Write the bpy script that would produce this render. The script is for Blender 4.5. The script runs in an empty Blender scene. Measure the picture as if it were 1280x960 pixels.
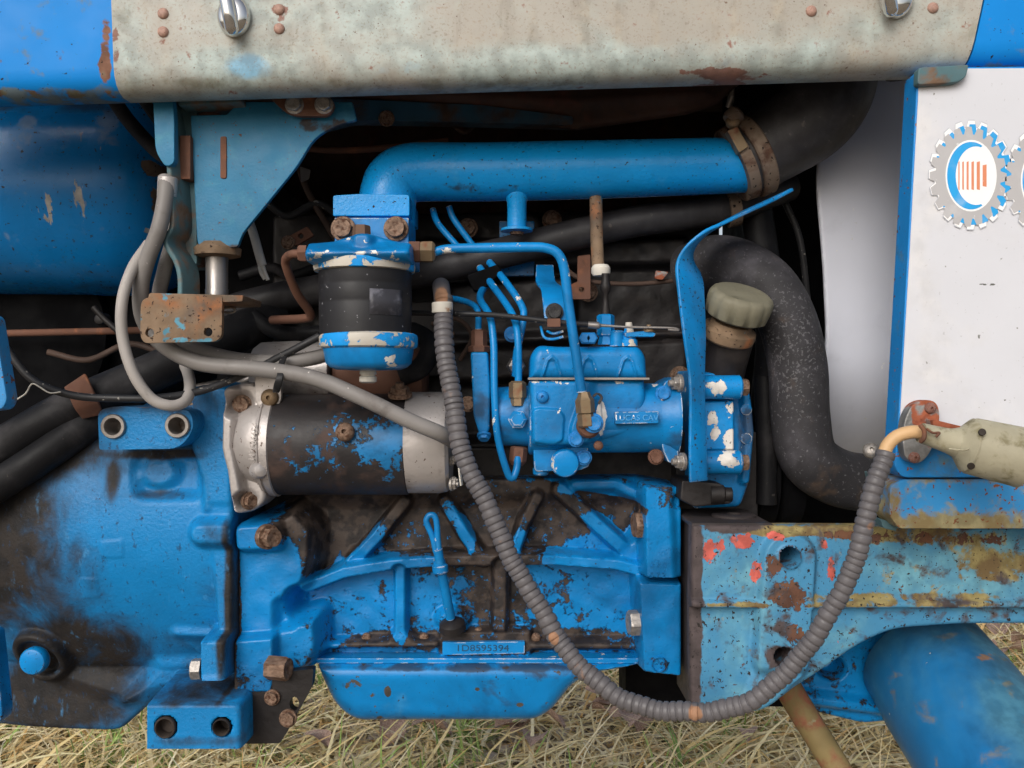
import bpy, bmesh, math, random
import numpy as np
from mathutils import Vector, Matrix

# ---------------------------------------------------------------- camera, sky, sun, exposure
SC = bpy.context.scene
COL = SC.collection
D, F, CZ = 0.95, 1118.0, 0.85          # camera distance to the engine face, focal length (px of 1280), camera height
cam = bpy.data.objects.new('camera', bpy.data.cameras.new('camera'))
COL.objects.link(cam)
cam.location = (0, -D, CZ)
cam.rotation_euler = (math.radians(90), 0, 0)
cam.data.sensor_width = 36
cam.data.lens = 36 * F / 1280
cam.data.clip_start = 0.02
cam.data.clip_end = 500
SC.camera = cam
SC.view_settings.view_transform = 'Standard'
SC.view_settings.look = 'None'
SC.view_settings.gamma = 1
SC.view_settings.exposure = -0.04
world = bpy.data.worlds.new('World')
SC.world = world
world.use_nodes = True
wn = world.node_tree
sky = wn.nodes.new('ShaderNodeTexSky')
sky.sky_type = 'NISHITA'
sky.sun_disc = False
sky.sun_elevation = math.radians(30)
sky.sun_rotation = math.radians(204)     # sun behind the photographer
sky.dust_density = 4
sky.ozone_density = 0.6
hs = wn.nodes.new('ShaderNodeHueSaturation')   # overcast: the sky light is almost neutral
hs.inputs['Saturation'].default_value = 0.5
wn.links.new(sky.outputs[0], hs.inputs['Color'])
bg = wn.nodes['Background']
wn.links.new(hs.outputs[0], bg.inputs[0])
bg.inputs[1].default_value = 0.15
sun = bpy.data.objects.new('sun', bpy.data.lights.new('sun', 'SUN'))
COL.objects.link(sun)
sun.data.energy = 1.1
sun.data.angle = math.radians(34)
sun.data.color = (.955, .98, 1)
sun.rotation_euler = (math.radians(60), 0, math.radians(-24))

# ---------------------------------------------------------------- helpers
R = random.Random(7)
def W(px, py, y):
    s = (y + D) / F
    return Vector(((px - 640) * s, y, CZ - (py - 480) * s))
def S(y): return (y + D) / F
def H(h):
    c = [int(h[i:i + 2], 16) / 255 for i in (0, 2, 4)]
    return tuple(x / 12.92 if x <= .04045 else ((x + .055) / 1.055) ** 2.4 for x in c) + (1,)

def put(name, me, m=None, parent=None, label=None, kind=None, sharp=40):
    if m is not None:
        me.materials.clear(); me.materials.append(m)
    if sharp is not None:
        me.shade_smooth(); me.set_sharp_from_angle(angle=math.radians(sharp))
    o = bpy.data.objects.new(name, me)
    COL.objects.link(o)
    if parent is not None:
        o.parent = parent
        if parent is TR: o.matrix_parent_inverse = Matrix.Translation(-TR_LOC)
    if label: o['label'] = label
    if kind: o['kind'] = kind
    return o
def thing(o, label, cat, group=None):
    o['label'] = label; o['category'] = cat
    if group: o['group'] = group
    return o
def grp(name, label=None):
    o = bpy.data.objects.new(name, None); COL.objects.link(o)
    o.empty_display_size = .02
    o.parent = TR; o.matrix_parent_inverse = Matrix.Translation(-TR_LOC)
    if label: o['label'] = label
    return o
def mesh(name, vs, fs):
    me = bpy.data.meshes.new(name); me.from_pydata(vs, [], fs); me.update(); return me
def bm_mesh(name, bm):
    me = bpy.data.meshes.new(name); bm.normal_update(); bm.to_mesh(me); bm.free(); return me

def rnd(pts, r, n=4):
    """fillet every corner of a pixel polygon"""
    out = []; N = len(pts)
    for i in range(N):
        p = Vector(pts[i][:2]); a = Vector(pts[i - 1][:2]) - p; b = Vector(pts[(i + 1) % N][:2]) - p
        rr = pts[i][2] if len(pts[i]) > 2 else r
        k = min(rr, a.length * .48, b.length * .48)
        if k < .3: out.append((p.x, p.y)); continue
        A = p + a.normalized() * k; B = p + b.normalized() * k
        for j in range(n + 1):
            t = j / n
            q = A * (1 - t) ** 2 + p * 2 * t * (1 - t) + B * t * t
            out.append((q.x, q.y))
    return out
def circ(px, py, r, n=20, ry=None):
    ry = ry or r
    return [(px + r * math.cos(2 * math.pi * i / n), py + ry * math.sin(2 * math.pi * i / n)) for i in range(n)]

def plate(name, pts, yf, thick, m, parent=None, bev=.0015, holes=(), label=None, seg=2, shift=None, sharp=40, lean=None):
    """flat piece: outline in the plane y=yf, straight thickness behind it; holes go right through"""
    bm = bmesh.new(); edges = []
    for loop in [pts] + list(holes):
        vs = [bm.verts.new(W(p[0], p[1], yf)) for p in loop]
        for i in range(len(vs)): edges.append(bm.edges.new((vs[i], vs[(i + 1) % len(vs)])))
    bmesh.ops.triangle_fill(bm, use_beauty=True, edges=edges, normal=(0, -1, 0))
    for f in bm.faces:
        if f.normal.y > 0: f.normal_flip()
    ext = bmesh.ops.extrude_face_region(bm, geom=list(bm.faces))
    for v in ext['geom']:
        if isinstance(v, bmesh.types.BMVert): v.co += Vector(shift) if shift else Vector((0, thick, 0))
    bmesh.ops.recalc_face_normals(bm, faces=list(bm.faces))
    if not holes: bmesh.ops.dissolve_limit(bm, angle_limit=math.radians(1), verts=list(bm.verts), edges=list(bm.edges))
    if bev:
        es = [e for e in bm.edges if len(e.link_faces) == 2 and e.calc_face_angle(0) > math.radians(38)]
        bmesh.ops.bevel(bm, geom=es, offset=bev, segments=seg, profile=.5, affect='EDGES', clamp_overlap=True)
    if lean:
        for v in bm.verts: v.co = lean(v.co)
    o = put(name, bm_mesh(name, bm), m, parent, label, sharp=sharp)
    w = o.modifiers.new('normals', 'WEIGHTED_NORMAL'); w.keep_sharp = True
    return o
def box(name, x0, y0, x1, y1, yf, thick, m, parent=None, r=3, **k):
    return plate(name, rnd([(x0, y0), (x1, y0), (x1, y1), (x0, y1)], r), yf, thick, m, parent, **k)

def frame_of(d):
    d = d.normalized()
    u = d.cross(Vector((0, 0, 1)))
    if u.length < .1: u = d.cross(Vector((0, 1, 0)))
    u.normalize()
    return u, d.cross(u).normalized()
def lathe_mesh(name, p0, d, prof, n=28, hexa=None):
    """prof: (distance along d, radius) in metres"""
    u, v = frame_of(d); d = d.normalized(); vs = []; fs = []
    for t, r in prof:
        for i in range(n):
            a = 2 * math.pi * i / n
            vs.append(p0 + d * t + (u * math.cos(a) + v * math.sin(a)) * r)
    for k in range(len(prof) - 1):
        for i in range(n):
            j = (i + 1) % n
            fs.append((k * n + i, k * n + j, (k + 1) * n + j, (k + 1) * n + i))
    fs.append(tuple(range(n - 1, -1, -1))); q = (len(prof) - 1) * n
    fs.append(tuple(q + i for i in range(n)))
    me = mesh(name, [tuple(x) for x in vs], fs)
    bm = bmesh.new(); bm.from_mesh(me); bmesh.ops.recalc_face_normals(bm, faces=list(bm.faces)); bm.to_mesh(me); bm.free()
    return me
def lathe(name, p, d, prof, m, parent=None, n=28, label=None, sharp=35, px=True):
    """p=(px,py,y); prof in pixels at that depth"""
    s = S(p[2])
    return put(name, lathe_mesh(name, W(*p), Vector(d), [(t * s, r * s) for t, r in prof], n), m, parent, label, sharp=sharp)

def spline(pts, sub):
    P = [np.array(p, float) for p in pts]
    P = [2 * P[0] - P[1]] + P + [2 * P[-1] - P[-2]]
    out = []
    for i in range(1, len(P) - 2):
        for j in range(sub):
            t = j / sub
            a, b, c, d = P[i - 1:i + 3]
            out.append(.5 * (2 * b + (c - a) * t + (2 * a - 5 * b + 4 * c - d) * t * t + (3 * b - a - 3 * c + d) * t ** 3))
    out.append(P[-2])
    return out
def tube(name, pts, r, m, parent=None, n=16, sub=8, label=None, rib=None, dome=False, flat=None, sharp=60):
    """pts: (px,py,y[,radius factor]); r in pixels at each point's depth.  rib=(pitch m, depth factor, ..)"""
    raw = []
    for p in pts:
        w = W(p[0], p[1], p[2]); rr = r * (p[3] if len(p) > 3 else 1) * S(p[2])
        raw.append((w.x, w.y, w.z, rr))
    C = spline(raw, sub)
    if rib:
        dense = spline(raw, 60); L = [0]
        for i in range(1, len(dense)): L.append(L[-1] + np.linalg.norm(dense[i][:3] - dense[i - 1][:3]))
        L = np.array(L); dense = np.array(dense)
        k = int(L[-1] / rib[0]); prof = rib[1]
        ts = []; fac = []
        for i in range(k):
            jr = R.uniform(.965, 1.02); jo = R.uniform(-.07, .07)
            for (o, f) in prof:
                ts.append(max((i + o + jo), 0) * rib[0]); fac.append(f * jr)
        C = [np.array([np.interp(t, L, dense[:, j]) for j in range(4)]) for t in ts]
        for c, f, t in zip(C, fac, ts):
            c[3] *= f; c[2] += .0011 * math.sin(t * 71) + .0007 * math.sin(t * 163 + 1); c[0] += .0011 * math.sin(t * 57 + 2)
    vs = []; fs = []; u = None; N = len(C)
    rings = []
    for i in range(N):
        a = Vector(C[max(i - 1, 0)][:3]); b = Vector(C[min(i + 1, N - 1)][:3]); d = (b - a)
        if d.length < 1e-9: d = Vector((1, 0, 0))
        d.normalize()
        if u is None: u = frame_of(d)[0]
        u = (u - d * u.dot(d)).normalized(); v = d.cross(u)
        rings.append((Vector(C[i][:3]), u.copy(), v, C[i][3], d))
    if dome:
        for end, sg in ((0, -1), (-1, 1)):
            p, uu, vv, rr, d = rings[end]; ex = []
            for q in (.5, .85, 1):
                ex.append((p + d * sg * rr * math.sin(q * math.pi / 2) * .8, uu, vv, max(rr * math.cos(q * math.pi / 2), rr * .05), d))
            rings = rings + ex if sg > 0 else ex[::-1] + rings
    for p, uu, vv, rr, d in rings:
        for j in range(n):
            a = 2 * math.pi * j / n
            vs.append(tuple(p + (uu * math.cos(a) + vv * math.sin(a)) * rr))
    for k in range(len(rings) - 1):
        for j in range(n):
            l = (j + 1) % n
            fs.append((k * n + j, k * n + l, (k + 1) * n + l, (k + 1) * n + j))
    fs.append(tuple(range(n - 1, -1, -1))); q = (len(rings) - 1) * n
    fs.append(tuple(q + j for j in range(n)))
    me = mesh(name, vs, fs)
    return put(name, me, m, parent, label, sharp=sharp)

def ribbon(name, pts, m, parent=None, th=.003, label=None, sub=6):
    """bent strap: pts (px,py,y, cx,cy,cz, halfwidth m): centre line, direction across, half width"""
    raw = []
    for p in pts:
        w = W(*p[:3]); raw.append((w.x, w.y, w.z) + tuple(p[3:7]))
    C = spline(raw, sub); vs = []; fs = []; N = len(C)
    for i in range(N):
        p = Vector(C[i][:3]); d = Vector(C[min(i + 1, N - 1)][:3]) - Vector(C[max(i - 1, 0)][:3]); d.normalize()
        c = Vector(C[i][3:6]).normalized(); c = (c - d * c.dot(d)).normalized(); nn = d.cross(c); hw = C[i][6]
        for a, b in ((-1, -1), (1, -1), (1, 1), (-1, 1)):
            vs.append(tuple(p + c * hw * a + nn * th * .5 * b))
    for i in range(N - 1):
        for j in range(4):
            k = (j + 1) % 4
            fs.append((i * 4 + j, i * 4 + k, i * 4 + 4 + k, i * 4 + 4 + j))
    fs.append((3, 2, 1, 0)); q = (N - 1) * 4; fs.append((q, q + 1, q + 2, q + 3))
    me = mesh(name, vs, fs)
    bm = bmesh.new(); bm.from_mesh(me); bmesh.ops.recalc_face_normals(bm, faces=list(bm.faces))
    es = [e for e in bm.edges if len(e.link_faces) == 2 and e.calc_face_angle(0) > math.radians(60)]
    bmesh.ops.bevel(bm, geom=es, offset=th * .3, segments=2, profile=.5, affect='EDGES', clamp_overlap=True)
    bm.to_mesh(me); bm.free()
    return put(name, me, m, parent, label, sharp=50)

# bolts: one shared mesh per kind, placed by matrix
def _hex_mesh(nm, washer=True, stud=False, nut=False):
    bm = bmesh.new()
    def ring(n, r, z, off=0): return [bm.verts.new((r * math.cos(2 * math.pi * (i + off) / n), r * math.sin(2 * math.pi * (i + off) / n), z)) for i in range(n)]
    n = 24
    prof = []
    def hexr(a):
        a = (a + math.pi / 6) % (math.pi / 3) - math.pi / 6
        return math.cos(math.pi / 6) / math.cos(a)
    rows = []
    def row(z, f): rows.append([bm.verts.new((f(i) * math.cos(2 * math.pi * i / n), f(i) * math.sin(2 * math.pi * i / n), z)) for i in range(n)])
    H_ = lambda i: hexr(2 * math.pi * i / n)
    if washer:
        row(-.3, lambda i: 1.25); row(.08, lambda i: 1.25); row(.14, lambda i: 1.2)
        row(.14, lambda i: H_(i) * .99)
    else: row(-.3, H_)
    row(.6, H_)
    row(.72, lambda i: min(H_(i), .88) * .99)
    if nut:
        row(.72, lambda i: .62); row(.62, lambda i: .5)
        row(1.15, lambda i: .46); row(1.2, lambda i: .38)
    else: row(.73, lambda i: .55); row(.69, lambda i: .45)
    for a, b in zip(rows, rows[1:]):
        for i in range(n): bm.faces.new((a[i], a[(i + 1) % n], b[(i + 1) % n], b[i]))
    bm.faces.new(rows[-1]); bm.faces.new(rows[0][::-1])
    bmesh.ops.recalc_face_normals(bm, faces=list(bm.faces))
    me = bm_mesh(nm, bm); me.shade_smooth(); me.set_sharp_from_angle(angle=math.radians(28)); return me
def _dome_mesh(nm, slot=False):
    bm = bmesh.new(); n = 20; rows = []
    for r, z in ((1, -.3), (1, .05), (.96, .2), (.82, .4), (.55, .56), (.25, .63)):
        rows.append([bm.verts.new((r * math.cos(2 * math.pi * i / n), r * math.sin(2 * math.pi * i / n), z)) for i in range(n)])
    if slot:
        rows.append([bm.verts.new((.2 * math.cos(2 * math.pi * i / n), .2 * math.sin(2 * math.pi * i / n), .2)) for i in range(n)])
    for a, b in zip(rows, rows[1:]):
        for i in range(n): bm.faces.new((a[i], a[(i + 1) % n], b[(i + 1) % n], b[i]))
    bm.faces.new(rows[-1]); bm.faces.new(rows[0][::-1]); bmesh.ops.recalc_face_normals(bm, faces=list(bm.faces))
    me = bm_mesh(nm, bm); me.shade_smooth(); me.set_sharp_from_angle(angle=math.radians(45)); return me
_shared = {}
def bolt(px, py, y, r, m, parent, d=(0, -1, 0), kind='bolt', name=None, stretch=1, spin=None, label=None):
    key = (kind, m.name)
    if key not in _shared:
        me = {'bolt': lambda: _hex_mesh('bolt'), 'hex': lambda: _hex_mesh('hex', False), 'nut': lambda: _hex_mesh('nut', True, nut=True),
              'rivet': lambda: _dome_mesh('rivet'), 'screw': lambda: _dome_mesh('screw', True)}[kind]()
        me.materials.append(m); _shared[key] = me
    o = bpy.data.objects.new(name or {'hex': 'bolt'}.get(kind, kind), _shared[key]); COL.objects.link(o)
    dd = Vector(d).normalized(); q = Vector((0, 0, 1)).rotation_difference(dd)
    k = r * S(y)
    o.parent = parent
    if parent is TR: o.matrix_parent_inverse = Matrix.Translation(-TR_LOC)
    o.location = W(px, py, y); o.rotation_mode = 'QUATERNION'
    sp = Matrix.Rotation(R.uniform(0, 6) if spin is None else spin, 3, 'Z').to_quaternion()
    o.rotation_quaternion = q @ sp; o.scale = (k, k, k * stretch)
    if label: o['label'] = label
    return o

# castings: a depth field over the outline, with soft-edged pads, ribs and recesses
def sd_poly(X, Z, P):
    P = np.array(P); d = np.full(X.shape, 1e9); ins = np.zeros(X.shape, bool)
    for i in range(len(P)):
        a, b = P[i - 1], P[i]; e = b - a
        wx, wz = X - a[0], Z - a[1]
        t = np.clip((wx * e[0] + wz * e[1]) / max(e @ e, 1e-12), 0, 1)
        d = np.minimum(d, np.hypot(wx - e[0] * t, wz - e[1] * t))
        c = ((a[1] > Z) != (b[1] > Z)) & (X < (b[0] - a[0]) * (Z - a[1]) / (b[1] - a[1] + 1e-12) + a[0])
        ins ^= c
    return np.where(ins, -d, d)
def sd_line(X, Z, P, r):
    P = np.array(P); d = np.full(X.shape, 1e9)
    for a, b in zip(P, P[1:]):
        e = b - a; wx, wz = X - a[0], Z - a[1]
        t = np.clip((wx * e[0] + wz * e[1]) / max(e @ e, 1e-12), 0, 1)
        d = np.minimum(d, np.hypot(wx - e[0] * t, wz - e[1] * t))
    return d - r
def xz(p, y):
    w = W(p[0], p[1], y); return (w.x, w.z)
def cast(name, outline, yref, base, feats, m, parent=None, yback=.05, step=.0016, er=.004, label=None, lump=0):
    P = [xz(p, yref) for p in outline]; A = np.array(P)
    xs = np.arange(A[:, 0].min() - 2 * step, A[:, 0].max() + 2 * step, step)
    zs = np.arange(A[:, 1].min() - 2 * step, A[:, 1].max() + 2 * step, step)
    X, Z = np.meshgrid(xs, zs); sd = sd_poly(X, Z, P)
    Y = base(X, Z) if callable(base) else np.full(X.shape, float(base))
    for f in feats:
        kind, geo, yt, soft = f[:4]; rel = len(f) > 4 and f[4]
        yy = f[5] if len(f) > 5 else (yref if rel else yt); s = S(yy)
        if kind == 'poly': d = sd_poly(X, Z, [xz(p, yy) for p in geo])
        elif kind == 'line': d = sd_line(X, Z, [xz(p, yy) for p in geo[:-1]], geo[-1] * s)
        else:
            c = xz(geo, yy); rx = geo[2] * s; ry = (geo[3] if len(geo) > 3 else geo[2]) * s
            q = np.hypot((X - c[0]) / rx, (Z - c[1]) / ry); d = (q - 1) * min(rx, ry)
        w = np.clip(.5 - d / soft, 0, 1); w = w * w * (3 - 2 * w)
        Y = Y + yt * w if rel else Y * (1 - w) + yt * w
    if lump:
        for k in range(10):
            a, b, p = R.uniform(-260, 260), R.uniform(-260, 260), R.uniform(0, 6)
            Y = Y + lump * .25 * np.sin(a * X + b * Z + p)
    if er:
        t = np.clip((er + sd) / er, 0, 1); Y = Y + er * (1 - np.sqrt(np.maximum(1 - t * t, 0)))
    gz, gx = np.gradient(sd, step); ok = sd < step * 1.2
    mv = np.where(sd > 0, sd, 0); X = X - gx * mv; Z = Z - gz * mv
    nz, nx = X.shape; idx = np.arange(nz * nx).reshape(nz, nx)
    q = ok[:-1, :-1] & ok[1:, :-1] & ok[:-1, 1:] & ok[1:, 1:]
    a = idx[:-1, :-1][q]; b = idx[:-1, 1:][q]; c = idx[1:, 1:][q]; e = idx[1:, :-1][q]
    faces = np.stack([a, b, c, e], 1)
    co = np.stack([X.ravel(), Y.ravel(), Z.ravel()], 1)
    used = np.unique(faces); re = np.full(nz * nx, -1); re[used] = np.arange(len(used))
    faces = re[faces]; co = co[used]
    # skirt straight back
    ed = {}
    for fc in faces.tolist():
        for i in range(4):
            k = (fc[i], fc[(i + 1) % 4])
            if (k[1], k[0]) in ed: del ed[(k[1], k[0])]
            else: ed[k] = 1
    bv = sorted({v for k in ed for v in k}); n0 = len(co); mp = {v: n0 + i for i, v in enumerate(bv)}
    back = co[bv].copy(); back[:, 1] = np.maximum(back[:, 1] + .001, yback) if yback is not None else back[:, 1] + .003
    fl = faces.tolist() + [[k[1], k[0], mp[k[0]], mp[k[1]]] for k in ed]
    me = mesh(name, np.concatenate([co, back]).tolist(), fl)
    return put(name, me, m, parent, label, sharp=70)

def text(name, body, px, py, y, hpx, m, parent, ext=.0004, spin=0, wide=1, d=None, label=None):
    cu = bpy.data.curves.new(name, 'FONT'); cu.body = body; cu.size = hpx * S(y) * 1.38; cu.extrude = ext
    cu.align_x = 'CENTER'; cu.align_y = 'CENTER'
    t = bpy.data.objects.new('tmp_text', cu); COL.objects.link(t)
    me = bpy.data.meshes.new_from_object(t.evaluated_get(bpy.context.evaluated_depsgraph_get()))
    bpy.data.objects.remove(t)
    M = Matrix.Translation(W(px, py, y)) @ (d or Matrix.Rotation(math.pi / 2, 4, 'X')) @ Matrix.Rotation(math.radians(spin), 4, 'Z') @ Matrix.Diagonal((wide, 1, 1, 1))
    me.transform(M)
    return put(name, me, m, parent, label, sharp=30)

# ---------------------------------------------------------------- materials
def material(name, base, rough=.45, metal=0, var=.14, vscale=13, bump=.2, bscale=260, layers=(), spec=.5, rand=False, coat=0, bump2=0, b2scale=40):
    m = bpy.data.materials.new(name); m.use_nodes = True; nt = m.node_tree; N = nt.nodes; L = nt.links
    bs = N['Principled BSDF']
    def nd(t, **k):
        n = N.new(t)
        for a, v in k.items(): setattr(n, a, v)
        return n
    def setv(sock, v):
        if hasattr(v, 'links') or isinstance(v, bpy.types.NodeSocket): L.new(v, sock)
        else: sock.default_value = v
    def math_(op, a, b=0, clamp=False):
        n = nd('ShaderNodeMath', operation=op, use_clamp=clamp); setv(n.inputs[0], a); setv(n.inputs[1], b); return n.outputs[0]
    def vmath(op, a, b):
        n = nd('ShaderNodeVectorMath', operation=op); setv(n.inputs[0], a); setv(n.inputs[1], b); return n
    def noise(vec, sc, det=5, ro=.55, dist=0):
        n = nd('ShaderNodeTexNoise'); L.new(vec, n.inputs['Vector']); n.inputs['Scale'].default_value = sc
        n.inputs['Detail'].default_value = det; n.inputs['Roughness'].default_value = ro; n.inputs['Distortion'].default_value = dist
        return n.outputs['Fac']
    def mapr(v, a, b, c=0, d=1, smooth=True):
        n = nd('ShaderNodeMapRange'); n.interpolation_type = 'SMOOTHSTEP' if smooth else 'LINEAR'
        setv(n.inputs['Value'], v)
        for k, x in zip(('From Min', 'From Max', 'To Min', 'To Max'), (a, b, c, d)): n.inputs[k].default_value = x
        return n.outputs['Result']
    def mix(f, a, b):
        n = nd('ShaderNodeMix', data_type='RGBA'); setv(n.inputs['Factor'], f); setv(n.inputs['A'], a) if False else None
        setv(n.inputs[6], a); setv(n.inputs[7], b); return n.outputs[2]
    def mixf(f, a, b):
        n = nd('ShaderNodeMix', data_type='FLOAT'); setv(n.inputs[0], f); setv(n.inputs[2], a); setv(n.inputs[3], b); return n.outputs[0]
    vec = nd('ShaderNodeTexCoord').outputs['Object']
    if rand:
        oi = nd('ShaderNodeObjectInfo'); k = nd('ShaderNodeVectorMath', operation='SCALE'); L.new(oi.outputs['Location'], k.inputs[0]); k.inputs['Scale'].default_value = 173.0
        vec = vmath('ADD', vec, k.outputs[0]).outputs[0]
    def edge_mask(r):
        bv = nd('ShaderNodeBevel'); bv.samples = 4; bv.inputs['Radius'].default_value = r
        ge = nd('ShaderNodeNewGeometry')
        dt = vmath('DOT_PRODUCT', bv.outputs[0], ge.outputs['Normal']).outputs['Value']
        return mapr(dt, .995, .86, 0, 1)
    def shade(c, f): return tuple(min(x * f, 1) for x in c[:3]) + (1,)
    col = mix(mapr(noise(vec, vscale, 4), .32, .68), shade(base, 1 - var), shade(base, 1 + var))
    ro = mapr(noise(vec, vscale * 3, 4), .3, .7, rough * .85, min(rough * 1.15, 1)); me_ = metal; hgt = None
    for l in layers:
        v = vec
        if 'stretch' in l: v = vmath('MULTIPLY', vec, l['stretch']).outputs[0]
        v_ = noise(v, l.get('scale', 30), l.get('detail', 7), l.get('ro', .6), l.get('dist', .3))
        v_ = math_('ADD', math_('MULTIPLY', v_, .72), .14)
        for p in l.get('patches', ()):
            c = W(p[0], p[1], p[2]); s = S(p[2])
            q = vmath('MULTIPLY', vmath('SUBTRACT', vec, tuple(c)).outputs[0], (1 / (p[3] * s), 1 / .25, 1 / (p[4] * s)))
            ln = vmath('LENGTH', q.outputs[0], (0, 0, 0)).outputs['Value']
            v_ = math_('ADD', v_, mapr(ln, p[6] if len(p) > 6 else .25, 1, p[5], 0))
        for (x0, y0, x1, y1, yy, rr, st_) in l.get('segs', ()):
            a = W(x0, y0, yy); b = W(x1, y1, yy); e = b - a; a.y = b.y = e.y = 0
            flat_ = vmath('MULTIPLY', vec, (1, 0, 1)).outputs[0]
            pa = vmath('SUBTRACT', flat_, tuple(a)).outputs[0]
            t = math_('MULTIPLY', vmath('DOT_PRODUCT', pa, tuple(e)).outputs['Value'], 1 / e.length_squared, True)
            sc = nd('ShaderNodeVectorMath', operation='SCALE'); sc.inputs[0].default_value = tuple(e); L.new(t, sc.inputs['Scale'])
            ln = vmath('LENGTH', vmath('SUBTRACT', pa, sc.outputs[0]).outputs[0], (0, 0, 0)).outputs['Value']
            v_ = math_('ADD', v_, mapr(ln, rr * S(yy) * .5, rr * S(yy), st_, 0))
        if l.get('edge'):
            v_ = math_('ADD', v_, math_('MULTIPLY', edge_mask(l.get('edge_r', .0022)), l['edge']))
        mk = mapr(v_, l['lo'], l['hi'], 0, l.get('max', 1))
        c = l['col']
        cc = mix(mapr(noise(vec, l.get('vscale', 60), 4), .35, .65), shade(c, 1 - l.get('var', .25)), shade(c, 1 + l.get('var', .25)))
        if 'col2' in l: cc = mix(mapr(noise(vec, l.get('c2scale', 45), 6), .42, .6), cc, l['col2'])
        col = mix(mk, col, cc); ro = mixf(mk, ro, l.get('rough', .75)); me_ = mixf(mk, me_, l.get('metal', 0)) if (l.get('metal', 0) or not isinstance(me_, (int, float))) else me_
        if l.get('depth', 0):
            h = math_('MULTIPLY', mk, -l['depth']); hgt = h if hgt is None else math_('ADD', hgt, h)
    L.new(col, bs.inputs['Base Color']); setv(bs.inputs['Roughness'], ro); setv(bs.inputs['Metallic'], me_)
    bs.inputs['Specular IOR Level'].default_value = spec * .62
    bs.inputs['Coat Weight'].default_value = coat; bs.inputs['Coat Roughness'].default_value = .2
    h = math_('MULTIPLY', noise(vec, bscale, 3), bump)
    if bump2: h = math_('ADD', h, math_('MULTIPLY', noise(vec, b2scale, 3), bump2))
    if hgt is not None: h = math_('ADD', h, hgt)
    bp = nd('ShaderNodeBump'); bp.inputs['Strength'].default_value = .8; bp.inputs['Distance'].default_value = .001
    L.new(h, bp.inputs['Height']); L.new(bp.outputs[0], bs.inputs['Normal'])
    return m

BL = H('0b80c4'); BLD = H('1767a8')
GRIME = H('2b2624'); BLACKG = H('1a1818'); RUST = H('7a4a30'); METAL = H('a8a49e'); ORANGE = H('9c5b34'); OCHRE = H('8f7c58')
def grime(lo, hi, scale=16, col=GRIME, **k): return dict(col=col, scale=scale, lo=lo, hi=hi, rough=.7, **k)
def chips(lo, scale=70, col=METAL, w=.015, **k): return dict(col=col, scale=scale, lo=lo, hi=lo + w, rough=.6, depth=.35, **k)
def specks(lo=.7, scale=330, col=GRIME, **k):
    lo = .12 + .72 * lo
    return dict(col=col, scale=scale, lo=lo, hi=lo + .03, detail=2, dist=0, rough=.8, **k)

FILM = [dict(col=H('0c406a'), scale=9, lo=.44, hi=.64, rough=.38, max=.62, detail=8, dist=.6), dict(col=H('4d95c0'), scale=24, lo=.56, hi=.7, rough=.5, max=.35, detail=8), dict(col=H('14304a'), scale=70, lo=.57, hi=.7, rough=.6, max=.45, detail=8, ro=.7)]
M = {}
M['blue'] = material('blue_paint', BL, .3, layers=FILM + [grime(.56, .8, 22, max=.75), chips(.68, 70, edge=.2), specks(.66, 300)], bump2=.2, b2scale=90)
M['blue_manifold'] = material('blue_manifold_paint', H('1090d6'), .3, var=.08, bump=.4, bscale=330, bump2=.45, b2scale=70, layers=FILM[1:] + [
    grime(.66, .8, 55, patches=[(700, 240, -.03, 260, 12, .1), (560, 237, -.03, 120, 9, .08)], max=.8), specks(.69, 260),
    grime(.62, .76, 30, col=H('2a2523'), patches=[(958, 222, -.02, 42, 60, .3)])])
M['blue_pump'] = material('blue_pump_paint', BL, .3, var=.1, bump=.3, layers=FILM + [
    grime(.55, .76, 30, max=.7, detail=9, patches=[(598, 490, -.08, 16, 70, .14), (660, 515, -.1, 8, 50, .12), (800, 500, -.09, 12, 40, .08), (630, 520, -.06, 40, 60, .18), (840, 560, -.05, 30, 50, .2), (680, 590, -.06, 60, 25, .12)]),
    chips(.635, 75, H('d5d3d0'), edge=.14, patches=[(715, 478, -.1, 70, 5, .1), (690, 440, -.1, 20, 8, .1), (700, 520, -.1, 10, 12, .09), (822, 478, -.09, 14, 8, .1), (752, 525, -.1, 9, 35, .25), (775, 476, -.1, 14, 7, .22), (668, 476, -.1, 12, 6, .18), (885, 510, -.08, 18, 30, .06)]), specks(.72, 330)])
M['blue_timing'] = material('blue_timing_cover_paint', BL, .32, var=.1, bump=.4, layers=FILM + [
    grime(.56, .75, 26, max=.85, patches=[(935, 540, -.06, 16, 90, .2)]),
    chips(.6, 60, H('c4bfb8'), w=.012, edge=.12, patches=[(892, 535, -.08, 14, 30, .16), (890, 485, -.08, 25, 14, .14), (915, 575, -.08, 30, 18, .16), (915, 550, -.08, 14, 20, .1)]), specks(.7, 300)])
M['blue_filter'] = material('blue_filter_paint', H('0f84ca'), .3, var=.08, bump=.25, layers=FILM + [
    chips(.61, 70, H('d8d4cd'), w=.012, edge=.12, patches=[(440, 470, -.16, 40, 8, .06), (485, 450, -.16, 20, 12, .1), (560, 313, -.13, 30, 8, .1), (725, 440, -.12, 10, 50, .05), (618, 520, -.09, 8, 60, .05), (465, 320, -.16, 45, 16, .07), (400, 318, -.16, 18, 14, .06)]), grime(.66, .8, 30, max=.6)])
M['chipped_ring'] = material('chipped_flange', H('bdb7ac'), .5, var=.1, layers=[chips(.5, 60, H('0f84ca'), w=.015), grime(.62, .75, 40, max=.7)])
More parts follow.
